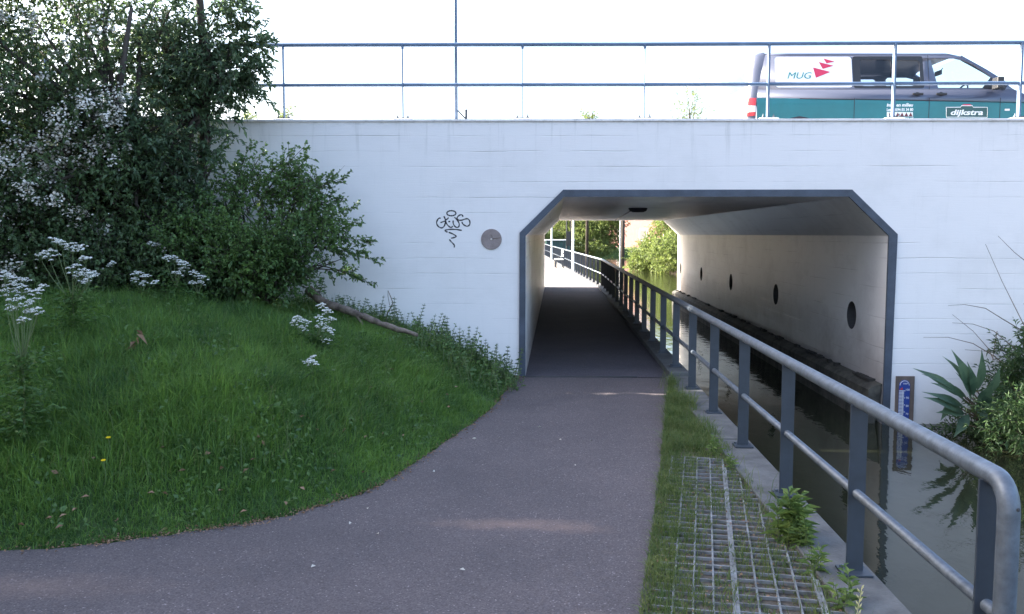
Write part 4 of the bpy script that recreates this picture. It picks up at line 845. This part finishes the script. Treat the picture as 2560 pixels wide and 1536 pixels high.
def place_umbel(meshes, loc, rz, label, group='cow parsley on the embankment', sc=1):
    t = thing('cow_parsley', label, 'wildflower', loc, rz, group); t.scale = (sc,) * 3
    link('stem', meshes[0], t); link('foliage', meshes[1], t, kind='stuff'); link('flower_head', meshes[2], t, kind='stuff'); return t
def heads_from(pix, Y, base, jit=.15, hr_=.045):
    out = []
    for (u, v, r) in pix: p = at(u, v, Y + random.uniform(-jit, jit)) - base; out.append(((p.x, p.y, p.z), r * 1.0352 / F_PX * Y))
    return out
def ground_at(u, Y): p = at(u, 700, Y); return Vector((p.x, Y, gh(p.x, Y)))
specs_u = [
 ([(262,640,9),(272,632,10),(250,650,9)], 265, 9.1, 'tiny cow parsley between the tall ones at the bush edge'),
 ([(780,735,17),(790,748,14),(772,765,15),(797,768,16),(775,782,14),(790,790,18),(720,765,18),(735,775,14),(710,775,13),(733,790,12),(800,800,12),(770,812,11),(790,818,12)], 760, 8.6, 'tall cow parsley in mid slope in front of the log'),
 ([(752,862,15),(742,872,13),(760,872,14)], 752, 7.9, 'small single cow parsley head low in the grass'),
 ([(330,655,16),(350,662,15),(345,680,13),(372,678,12),(325,672,10)], 350, 8.9, 'cow parsley with five heads left of the shrub'),
 ([(420,620,18),(437,630,16),(430,655,15),(446,632,13),(440,645,12),(400,618,12)], 425, 9.0, 'highest cow parsley in front of the dark shrub'),
 ([(470,655,12),(490,665,13),(487,680,11),(465,680,9)], 478, 9.0, 'small cow parsley under the bright shrub'),
 ([(365,585,14),(385,590,13),(395,600,10),(235,560,13),(250,555,11)], 330, 9.3, 'faint cow parsley deep in the bushes'),
 ([(150,580,24),(175,590,22),(195,595,18),(120,605,24),(100,612,18),(135,575,18),(180,640,24),(205,620,20),(215,655,22),(190,660,20),(210,690-20,18),(225,655,15)], 170, 7.2, 'big cow parsley with many heads above the grass'),
 ([(10,690,26),(35,700,28),(60,690,26),(85,700,22),(20,665,24),(50,670,26),(40,720,26),(70,725,24),(75,745,20),(55,768,15),(10,655,20),(100,690,18),(30,740,18),(90,745,14)], 40, 5.6, 'nearest cow parsley, dense white heads at the left edge')]
for i, (pix, bu, Y, lab) in enumerate(specs_u):
    while Y > 5.2:
        lo_ = max(pix, key=lambda q: q[1]); p = at(lo_[0], lo_[1], Y)
        if p.z > gh(p.x, p.y) + .24: break
        Y -= .1
    base = ground_at(bu, Y); place_umbel(umbel_plant(heads_from(pix, Y, base, .12), seed=i, fl=.0095 * (1 if Y > 7 else .75)), base, 0, lab)
def stem_plant(h, n_stem, ll, lw, dens, m, spread=.06, seed=0, whorl=False, lean=.2):
    rs = random.Random(seed); b = MB(); sp = []
    for i in range(n_stem):
        hh = h * rs.uniform(.6, 1.05); a = rs.uniform(0, 6.28); base = Vector((spread * rs.uniform(-1, 1), spread * rs.uniform(-1, 1), -.02)); top = base + Vector((math.cos(a) * lean * hh, math.sin(a) * lean * hh, hh)); mid = base.lerp(top, .5) + Vector((0, 0, hh * .08))
        b.tube([base, mid, top], [.003 + h * .003, .003, .0012], 5); nn = int(hh / dens); ang = rs.uniform(0, 6)
        for k in range(nn):
            f = .12 + .9 * k / nn; p = base.lerp(mid, f * 2) if f < .5 else mid.lerp(top, min(1, f * 2 - 1)); sz = (1.05 - .3 * max(0, f - .5) * 2) * rs.uniform(.75, 1.2)
            for w_ in range(5 if whorl else 1):
                ang += 2.4 if not whorl else 1.26; sp.append((tuple(p), (math.cos(ang) + rs.uniform(-.3, .3), math.sin(ang) + rs.uniform(-.3, .3), .2 + .7 * f * rs.uniform(.3, 1.2)), ll * sz * rs.uniform(.8, 1.1), lw * sz))
    return b.mesh('stem', M_STEM), leaf_list(sp, 'leaf', m)
def put(name, meshes, loc, rz, label, cat='plant', group=None, sc=1.0):
    t = thing(name, label, cat, loc, rz, group); t.scale = (sc,) * 3; link('stem', meshes[0], t); link('foliage', meshes[1], t, kind='stuff'); return t
# willowherbs through the kerb joint
wh = [stem_plant(.30, 9, .10, .024, .010, M_L_LIME, .05, 1), stem_plant(.20, 4, .085, .02, .011, M_L_LIME, .03, 2), stem_plant(.2, 1, .065, .016, .012, M_L_WEED, .01, 3)]
for (s_, t_, k, rz, lab, sc) in ((1.36, 5.12, 0, 0, 'largest bright green willowherb clump spilling over the kerb', 1.35), (1.42, 4.98, 0, 2, 'bright willowherb leaning over the water beside the big clump', .8), (1.39, 4.62, 1, 0, 'pale leafy weed by the kerb just below the big clump', 1), (1.50, 4.50, 2, 1, 'single stemmed weed standing at the third post from the bend', 1), (1.38, 4.16, 1, 2, 'dense leafy weed in front of the second post base', 1.1), (1.3, 7.15, 1, 3, 'yellowish leafy weed at the far end of the paving grid', .9), (1.36, 6.7, 1, 4, 'small weed at the kerb beside the paving grid end', .7), (1.25, 3.75, 0, 5, 'leafy weed at the bottom of the verge', .6)):
    put('willowherb', wh[k], TT(s_, t_, 0), rz, lab, 'weed', 'weeds along the kerb', sc * .9)
# oat-like pale grass ear near the bottom
b = MB(); bp_ = TT(1.34, 3.85, 0); b.tube([(0, 0, 0), (.0, 0, .12), (.02, 0, .25)], .0018, 4)
for k in range(9): z = .13 + k * .014; b.lathe([(.0005, -.012), (.004, 0), (.0005, .014)], 5, Matrix.Translation((.008 * (-1) ** k + .01 * k / 9 + .004, 0, z)) @ Matrix.Rotation(.5 * (-1) ** k, 4, 'Y'))
b.build('grass_ear', mat('pale_straw', (.55, .5, .25), .7), None, label='single pale yellow grass ear by the kerb near the bottom edge', cat='grass').location = bp_
# cleavers and nettles along the wall foot
cv = [stem_plant(.30, 4, .032, .010, .035, M_L_DARK, .10, 20 + i, True, .3) for i in range(3)] + [stem_plant(.26, 5, .05, .025, .03, M_L_SHR, .10, 30 + i, False, .3) for i in range(2)]
for i in range(44):
    x = -2.75 + i * .062 + random.uniform(-.03, .03); y = random.uniform(10.45, 10.95); y -= .25 * (i % 3 == 0)
    put('wall_weed', cv[i % 5], (x, y, gh(x, y) - .02), random.uniform(0, 6), (('slender whorled weed ', 'slender whorled weed ', 'tall whorled weed ', 'broad leaved weed ', 'bushy broad leaved weed ')[i % 5] + ('at the wall foot under the shrub' if x < -2.3 else 'at the wall foot behind the fallen branch' if x < -1.95 else 'at the wall foot left of the bare twig' if x < -1.6 else 'at the wall foot below the graffiti' if x < -.95 else 'at the wall foot between graffiti and disc' if x < -.6 else 'at the wall foot below the round disc')), 'weed', 'weeds along the wall foot', random.uniform(.9, 1.55))
for i in range(26):
    x = -1.15 + i * .046; y = random.uniform(9.5, 10.8); x -= (10.8 - y) * .08
    put('wall_weed', cv[3 + i % 2], (x, y, gh(x, y) - .02), random.uniform(0, 6), ('broad dark weed ' if i % 2 else 'bushy dark weed ') + ('below the thin end of the fallen branch' if x < -.85 else 'on the slope below the round disc' if x < -.45 else 'crowding the corner beside the underpass mouth'), 'weed', 'weeds at the underpass corner', random.uniform(1.0, 1.7))
# sow thistle at the corner
th = stem_plant(.36, 2, .12, .035, .03, M_L_DOCK, .03, 50); put('sow_thistle', th, (-.24, 10.6, gh(-.24, 10.6)), 0, 'spiky grey green thistle near the left foot of the portal', 'weed')
# log, forked twig
lg = [at(745, 700, 10.3), at(780, 730, 10.2), at(830, 748, 10.1), at(880, 766, 9.95), at(930, 786, 9.85), at(1008, 810, 9.7)]
b = MB(); P_ = [Vector(p) for p in lg]; fine = []
for a, c in zip(P_[:-1], P_[1:]):
    for k in range(5): fine.append(a.lerp(c, k / 5) + Vector((0, 0, random.uniform(-.008, .008))))
fine.append(P_[-1]); b.tube(fine, [0.058 - .034 * i / len(fine) + random.uniform(-.005, .005) for i in range(len(fine))], 10)
q = at(868, 772, 9.95); b.tube([at(862, 762, 9.98), q, at(876, 785, 9.9)], [.024, .018, .010], 6)
b.build('fallen_log', M_DEAD, label='pale bare fallen branch sloping down through the weeds by the wall', cat='log', smooth=True)
b = MB(); b.tube([at(928, 790, 10.7), at(936, 757, 10.7), at(949, 732, 10.7), at(943, 716, 10.7), at(937, 702, 10.7)], [.010, .008, .006, .005, .003], 6); b.tube([at(937, 702, 10.7), at(937, 716, 10.72), at(941, 738, 10.7)], .003, 5)
b.build('bare_twig', M_TWIG, label='bare crooked twig standing up against the white wall above the log', cat='twig')
# buttercups
for u, v, lab in ((262, 1058, 'upper yellow buttercup in the grass on the left'), (250, 1113, 'lower yellow buttercup in the grass on the left')):
    for Y in np.arange(5.0, 9, .05):
        p = at(u, v, float(Y))
        if p.z < gh(p.x, p.y) + .20: break
    t = thing('buttercup', lab, 'wildflower', (p.x, p.y, gh(p.x, p.y)), 0, 'buttercups'); hz_ = p.z - t.location.z
    b = MB(); b.tube([(0, 0, 0), (.01, 0, hz_ * .6), (0, 0, hz_)], .0018, 4); b.build('stem', M_STEM, t)
    for k in range(5):
        a = k * 1.2566; b = MB(); b.lathe([(.0005, 0), (.006, .002), (.0075, .006)], 8, Matrix.Translation((.008 * math.cos(a), .008 * math.sin(a), hz_)) @ Matrix.Rotation(.4, 4, 'X')); b.build('petal', M_YEL, t)
# big dead leaf patch (brown dock leaf)
t = thing('dead_dock', 'brown withered dock leaves among the grass on the left', 'plant', ground_at(325, 6.9)); sp = []
for k in range(9): a = k * .9; sp.append(((0, 0, .05 + .03 * k), (math.cos(a), math.sin(a) - .3, .5 - .15 * k), .10, .045))
link('leaf', leaf_list(sp, 'leaf', M_DRY), t)
# dandelion / dock rosettes in the grass
random.seed(5)
ro = [((random.uniform(-.05, .05), random.uniform(-.05, .05), .08), (math.cos(k * 1.3 + random.uniform(-.4, .4)), math.sin(k * 1.3), random.uniform(.5, 1.8)), random.uniform(.09, .17), random.uniform(.045, .07)) for k in range(12)]; rm = leaf_list(ro, 'leaf', M_L_WEED, .12, .3)
n = 16000; X = RNG.uniform(-6, -.1, n); Yv = RNG.uniform(4.6, 10.6, n); dE = edge_dist(X, Yv)
ok = (dE > .05) & (np.abs(X) < .62 * Yv + .2) & (vnoise(X, Yv, 1.8, 7) + .5 * vnoise(X, Yv, 5, 8) > .15); X, Yv, dE = X[ok], Yv[ok], dE[ok]
P_ = np.stack([X, Yv, height(X, Yv) + (.03 + .11 * np.clip(dE, 0, 1)) * RNG.uniform(.5, 1.3, len(X))], 1); D_ = RNG.normal(size=P_.shape) + [0, 0, .5]
link('ground_herbs', leaf_mesh('ground_herbs', P_, D_, .05, .026, M_L_SHR, .2, .2), label='small broad leaved herbs mixed into the embankment grass', cat='herbs', kind='stuff')
for u, Y, lab in ((245, 7.1, 'leafy dock rosette in the grass left of the dead leaves'), (500, 6.6, 'leafy dock rosette in the middle of the bank'), (640, 6.3, 'leafy dock rosette low on the bank'), (860, 9.2, 'leafy dock rosette below the fallen branch')):
    g = thing('dock_rosette', lab, 'plant', ground_at(u, Y), u, 'dock rosettes'); link('leaf', rm, g)

# ------------------------------------------------------------------ plants by the right wall
rb = Vector((5.75, 10.35, -.5))
dkp = thing('water_dock', 'large dock with broad pointed leaves over the water beside the gauge', 'plant', rb); sp = []
def dleaf(u, v, u2, v2, w_, Y=10.3): a = at(u, v, Y) - rb; c = at(u2, v2, Y - .15) - rb; return (tuple(a), tuple(c - a), (c - a).length, w_)
dl_ = [(2345, 975, 2300, 900, .12), (2350, 960, 2330, 870, .10), (2360, 975, 2400, 920, .13), (2330, 1000, 2255, 1000, .12), (2360, 990, 2370, 1050, .12), (2335, 960, 2240, 925, .10), (2310, 950, 2195, 890, .10), (2330, 960, 2215, 905, .07), (2330, 985, 2218, 948, .09), (2330, 1000, 2222, 962, .13), (2330, 925, 2268, 860, .07), (2345, 960, 2290, 842, .15), (2360, 945, 2367, 838, .10), (2375, 960, 2410, 880, .14), (2340, 1000, 2300, 1060, .12), (2355, 980, 2385, 1040, .12), (2350, 990, 2420, 950, .15), (2330, 970, 2260, 930, .10), (2370, 1000, 2440, 990, .13), (2300, 975, 2270, 1020, .09)]
def broad_leaf(specs, m):
    V = []; F = []; rr = []
    for (p, d, L_, w_) in specs:
        p = Vector(p); d = Vector(d).normalized(); up_v = Vector((random.uniform(-.4, .4), -.8, random.uniform(.1, .6))); s = d.cross(up_v).normalized(); nn = s.cross(d); bb = len(V); prof = [0, .55, .92, 1.0, .85, .55, .25, 0]; m_ = len(prof)
        for i, q in enumerate(prof):
            f = i / (m_ - 1); c = p + d * L_ * f + nn * (.12 * L_ * math.sin(f * 2.6)) ; ww = w_ * .5 * q * (1 + .08 * math.sin(i * 5)); V += [c + s * ww + nn * ww * .25, c, c - s * ww + nn * ww * .25]
        for i in range(m_ - 1):
            for k in (0, 1): F.append((bb + i*3 + k, bb + i*3 + k + 1, bb + (i+1)*3 + k + 1, bb + (i+1)*3 + k)); rr.append(random.random())
    return mesh_np('leaf', np.array([tuple(v) for v in V]), np.array(F), m, np.array(rr), 4)
for dsp in [dleaf(*q) for q in dl_]:
    link('leaf', broad_leaf([dsp], M_L_DOCK), dkp)
b = MB()
for q in dl_:
    a = at(q[0], q[1], 10.3) - rb; b.tube([(0, 0, -.05), a * .5 + Vector((0, 0, -.03)), a], [.014, .01, .007], 6)
b.build('stem', mat('reddish_stem', (.11, .075, .045), .7), dkp)
# nettles and leafy growth further right
nt_ = [stem_plant(1.15, 4, .11, .045, .035, M_L_DOCK, .15, 61, False, .15), stem_plant(.75, 7, .10, .018, .016, M_L_BANK, .15, 62, False, .3), stem_plant(.9, 6, .09, .03, .025, M_L_BANK, .2, 63, False, .25)]
for (x, y, k, rz, sc, lab) in ((6.02, 10.35, 0, 0, 1.1, 'tall nettle with dark toothed leaves above the dock'), (6.15, 10.5, 0, 2, 1.25, 'tallest nettle at the right edge against the wall'), (5.98, 9.75, 1, 0, .95, 'bright narrow leaved bush low over the water at the right edge'), (6.1, 9.5, 1, 2, 1, 'narrow leaved weed nearest the camera on the right bank'), (6.3, 9.9, 2, 1, 1, 'leafy weed behind the narrow leaved bush on the right bank'), (5.85, 10.1, 2, 3, .75, 'leafy weed just right of the dock'), (6.5, 10.2, 2, 5, 1.1, 'leafy weed at the far right of the bank')):
    put('bank_weed', nt_[k], (x, y, -.35), rz, lab, 'weed', 'weeds on the right bank', sc)
rbu = thing('shrub', 'low tangled bush hanging to the water on the right bank', 'shrub')
crown(rbu, [(at(2455, 950, 10.6), (.34, .3, .42), 1), (at(2490, 870, 10.6), (.34, .3, .36), .7), (at(2425, 1030, 10.4), (.26, .4, .22), 1), (at(2500, 1050, 9.6), (.40, .5, .40), 1.2), (at(2350, 1040, 10.6), (.3, .25, .12), .8), ((7.2, 9.5, .1), (.7, .6, .6), 1)], 1700, 12, .26, .085, .016, M_L_BANK, (6.4, 10.2, -.6), shell=2, clip=lambda P: (P[:, 1] < 11.0) & (P[:, 2] > -.66), limb_r=.012, twig_r=.0025, up_=.3)
b = MB()
for pts in ([(2290,738,10.9),(2330,736,10.9),(2380,745,10.9),(2420,770,10.8),(2470,800,10.8)], [(2230,815,10.95),(2290,815,10.9),(2350,830,10.8),(2400,860,10.7),(2450,900,10.6)], [(2300,780,10.9),(2350,783,10.9),(2400,800,10.8),(2460,850,10.7)], [(2380,590,10.95),(2420,680,10.9),(2450,740,10.8),(2490,820,10.7)], [(2410,570,10.95),(2450,610,10.9),(2500,650,10.9)], [(2300,760,10.9),(2350,800,10.9),(2385,840,10.8),(2400,870,10.7)], [(2395,880,10.7),(2402,840,10.7),(2408,800,10.8)], [(2330,845,10.9),(2400,850,10.85),(2460,845,10.8)]):
    b.tube([at(*p) for p in pts], [.0022 + .0012 * i for i in range(len(pts))], 5)
b.build('dry_stalks', M_TWIG, label='thin dry arching stalks in front of the white wall on the right', cat='twig', kind='stuff')
# moss and weeds at waterline under the wall
# ------------------------------------------------------------------ beyond the underpass
M_WPOST = mat('white_lamp_paint', (.72, .73, .74), .5)
for (x, y, lab) in ((2.30, 39.2, 'nearer white lamp post beside the sunlit path beyond the tunnel'), (1.879, 54.5, 'farther white lamp post beyond the tunnel')):
    t = thing('lamp_post', lab, 'lamp post', (x, y, 0), 0, 'white lamp posts along the far path'); b = MB(); b.tube([(0, 0, 0), (0, 0, 1), (0, 0, 4.2)], [.06, .05, .035], 10); b.build('pole', M_WPOST, t, smooth=True)
    b = MB(); b.tube([(0, 0, .0), (0, 0, .9)], .062, 10); b.build('pole_base', M_WPOST, t); b = MB(); b.lathe([(.03, 4.2), (.2, 4.3), (.22, 4.5), (.05, 4.65), (.001, 4.66)], 14); b.build('lamp_head', M_WPOST, t, smooth=True)
bn = thing('bench', 'dark bench with pale slats beside the far handrail', 'bench', (2.05, 47.5, 0))
for y in (-.8, .8):
    b = MB(); b.box((-.2, y, .22), (.06, .06, .44)); b.box((.2, y, .45), (.06, .06, .9)); b.box((0, y, .42), (.44, .06, .05)); b.build('leg', M_POST, bn)
for k in range(3): b = MB(); b.box((-.18 + .16 * k, 0, .46), (.12, 1.9, .03)); b.build('slat', M_WPOST, bn)
for k in range(2): b = MB(); b.box((.17, 0, .68 + .2 * k), (.03, 1.9, .12)); b.build('slat', M_WPOST, bn)
p = at(1373, 628, 60)
sg = thing('sign_board', 'dark notice board on posts far beyond the tunnel', 'sign', (p.x, 60, 0)); b = MB(); b.box((0, 0, 1.5), (.36, .08, 1.0)); b.build('board', M_BLK, sg)
for s in (-.14, .14): b = MB(); b.tube([(s, 0, 0), (s, 0, 2.9)], .04, 8); b.build('post', M_BLK, sg)
p = at(1352, 600, 84)
fp = thing('low_shed', 'low dark green shed with white roof edge beyond the far path', 'shed', (p.x, 84, 0)); b = MB(); b.box((0, 1, .6), (2.6, 2, 1.2)); b.build('wall', mat('dark_green_boards', (.02, .06, .06), .7, var=.3, scale=3, stretch=(6, 1, 1)), fp)
b = MB(); b.box((0, .95, 1.25), (2.8, 2.2, .1)); b.build('roof', M_WPOST, fp)
for k in range(7): b = MB(); b.box((-1.1 + k * .36, -.02, .6), (.05, .04, 1.1)); b.build('batten', M_POST, fp)
b = MB(); b.box((-3.2, 88, 2.2), (6.4, .5, 4.4)); b.build('garden_wall', mat('dark_brick', (.10, .07, .08), .9, var=.3, scale=4), label='dark brick garden wall at far left through the tunnel', cat='wall')
# revetment of boards at the far shore
rv = thing('timber_revetment', 'weathered horizontal timber boards holding the far bank', 'revetment', (4.6, 90.6, -.6))
for j in range(3):
    b = MB(); b.box((0, -.05 * j, .15 + .3 * j), (5.6, .08, .27)); b.build('board', M_DEAD, rv)
for i in range(8): b = MB(); b.box((-2.7 + i * .77, -.22, .5), (.14, .14, 1.2)); b.build('post', M_BARK, rv)
# mooring pile
p = at(1503, 630, 75)
mp_ = thing('wooden_pile', 'tall dark wooden pile standing in the canal beyond the tunnel', 'post', (p.x, 75, ZW)); b = MB(); b.tube([(0, 0, -.5), (0, 0, 2), (.03, 0, 7)], [.18, .17, .15], 10); b.build('shaft', M_BARK, mp_, smooth=True)
b = MB(); b.box((-.22, -.02, 3.0), (.07, .1, 7)); b.build('edge_strip', M_WPOST, mp_)
# brick house
p = at(1600, 600, 105)
hs = thing('brick_house', 'pale pink brick house partly hidden behind the far trees', 'house', (p.x + 1.5, 112, 0), R(-52)); b = MB(); b.box((0, 0, 3), (13, 8, 7)); b.build('wall', mat('pink_brick', (.20, .09, .085), .9, var=.15, scale=3), hs)
b = MB(); b.prism([(-6.8, -4.3, 6.4), (-6.8, 4.3, 6.4), (-6.8, 0, 10)], (13.6, 0, 0)); b.build('roof', mat('dark_tiles', (.08, .05, .045), .8), hs)
for x in (-4, 0, 4):
    for z in (1.7, 4.7):
        b = MB(); b.box((x, -4.02, z), (1.3, .1, 1.5)); f = b.build('window', M_WPOST, hs); b = MB(); b.box((x, -4.09, z), (1.1, .04, 1.3)); b.build('pane', M_BLK, f)
# far trees, hedge, bush
def far_tree(name, base, blobs, nt2, ll, m, label, cat='tree', trunk_pts=None, tr=.12, group='trees beyond the underpass', tw=.5, gap=.2):
    t = thing(name, label, cat, (0, 0, 0), 0, group); crown(t, blobs, nt2, 9, tw, ll, ll * .6, m, base, shell=2, limb_r=.05, gap=gap, twig_r=.008)
    trunk(t, trunk_pts or [Vector(base) - Vector((0, 0, 1.5)), Vector(base), Vector(base) + Vector((.1, 0, 1.5))], tr * .8); return t
far_tree('bush', (9.9, 56, -.2), [((9.2, 54, .5), (1.3, 1.6, 1.2), 1.3), ((10.3, 52.5, .4), (1.2, 1.6, 1.2), 1), ((10.6, 57, 1.9), (1.9, 2, 2.0), 1), ((9.9, 56, 2.8), (1.5, 1.5, 1.4), 1), ((12, 57, 2.4), (2, 2, 2.4), 1), ((8.9, 56.3, .3), (1.0, 1.2, 1.0), 1), (at(1565, 630, 57), (1.1, 1.2, 1.0), 1.3), (at(1590, 600, 57), (1.2, 1.2, 1.1), 1.2), (at(1548, 645, 57), (.8, 1, .6), 1)], 8500, .12, M_L_FAR, 'big sunlit yellow green bush on the far right bank', 'bush', gap=.1)
far_tree('birch_tree', (7.2, 88, 1.6), [((6.0, 87, 1.4), (1.8, 1.5, 1.2), 1), ((7.6, 87, 2.6), (2.2, 1.5, 1.5), 1), ((5.0, 88, 3.4), (2.2, 1.5, 1.3), 1), ((7.5, 86, .5), (1.5, 1.2, .8), 1), ((9.0, 87, 2.8), (1.3, 1.2, 1.3), 1), ((8.8, 87, .8), (1.2, 1.0, .8), 1)], 4200, .14, M_L_FAR, 'light green tree with a leaning pale trunk by the water', trunk_pts=[Vector((8.1, 87, .1)), Vector((7.6, 87, 1.5)), Vector((7.2, 87, 3)), Vector((7.0, 87, 5))], tr=.16)
far_tree('willow_tree', (3.6, 92, 2), [((3.4, 91, 3.6), (2.6, 1.5, 1.3), 1), ((6, 93, 5), (3, 2, 2), 1)], 2400, .15, M_L_FAR, 'pale branching tree above the far hedge')
far_tree('evergreen_tree', (.5, 96, 3), [((0, 95, 5.4), (3.5, 2, 2.4), 1), ((2.6, 97, 5), (3, 2, 2.6), 1)], 2600, .16, M_L_DARK, 'dark evergreen tree behind the far hedge', gap=0)
hd = thing('hedge', 'clipped green hedge behind the low shed beyond the path', 'hedge'); crown(hd, [((x, 88, 1.35), (1.0, .6, .75), 1) for x in (-.5, .7, 1.9, 3.1, 4.3)] + [((x, 88, .5), (1.0, .6, .6), 1) for x in (2.2, 3.4, 4.6)], 2600, 9, .3, .12, .08, M_L_HEDGE, (2, 88, .2), shell=2.5, limbs=False)
# small trees beyond the road, seen over the wall
for i, (u, v, Y, sc, lab) in enumerate(((1665, 262, 62, 1.0, 'thin young tree beyond the road, left of the van'), (690, 285, 58, .45, 'low leafy tip beyond the road behind the first clear railing post'), (1420, 285, 60, .4, 'small bush tip beyond the road mid span'), (600, 290, 60, .4, 'small bush tip beyond the road near the dark tree'))):
    c = at(u, v, Y); r = 1.25 * sc
    t = thing('young_tree', lab, 'tree', (0, 0, 0), 0, 'young trees beyond the road'); crown(t, [(c, (r, r, r * 1.3), 1), (c + Vector((.3, 0, r * .8)), (r * .6, r * .6, r), .7), (c - Vector((0, 0, r)), (r * 1.4, r, r), 1)], int(260 * sc + 60), 7, .5, .12, .06, M_L_FAR, c - Vector((0, 0, 3)), shell=1.6, limb_r=.05, gap=.3, twig_r=.01)
    trunk(t, [(c.x, c.y, -1), (c.x, c.y, c.z - 2), c], [.12, .08, .04])
# grass tufts on the wall top
n = 500; X = np.concatenate([RNG.normal(1.05, .2, 120), RNG.normal(4.4, .5, 180), RNG.uniform(-3, 7, 200)]); blades('grass', X, np.full(n, 11.5) + RNG.uniform(-.05, .1, n), np.full(n, WT - .02), RNG.uniform(.03, .13, n), np.full(n, .004), M_GRASS2, .5, label='thin grass growing along the top of the white wall', cat='grass', kind='stuff')
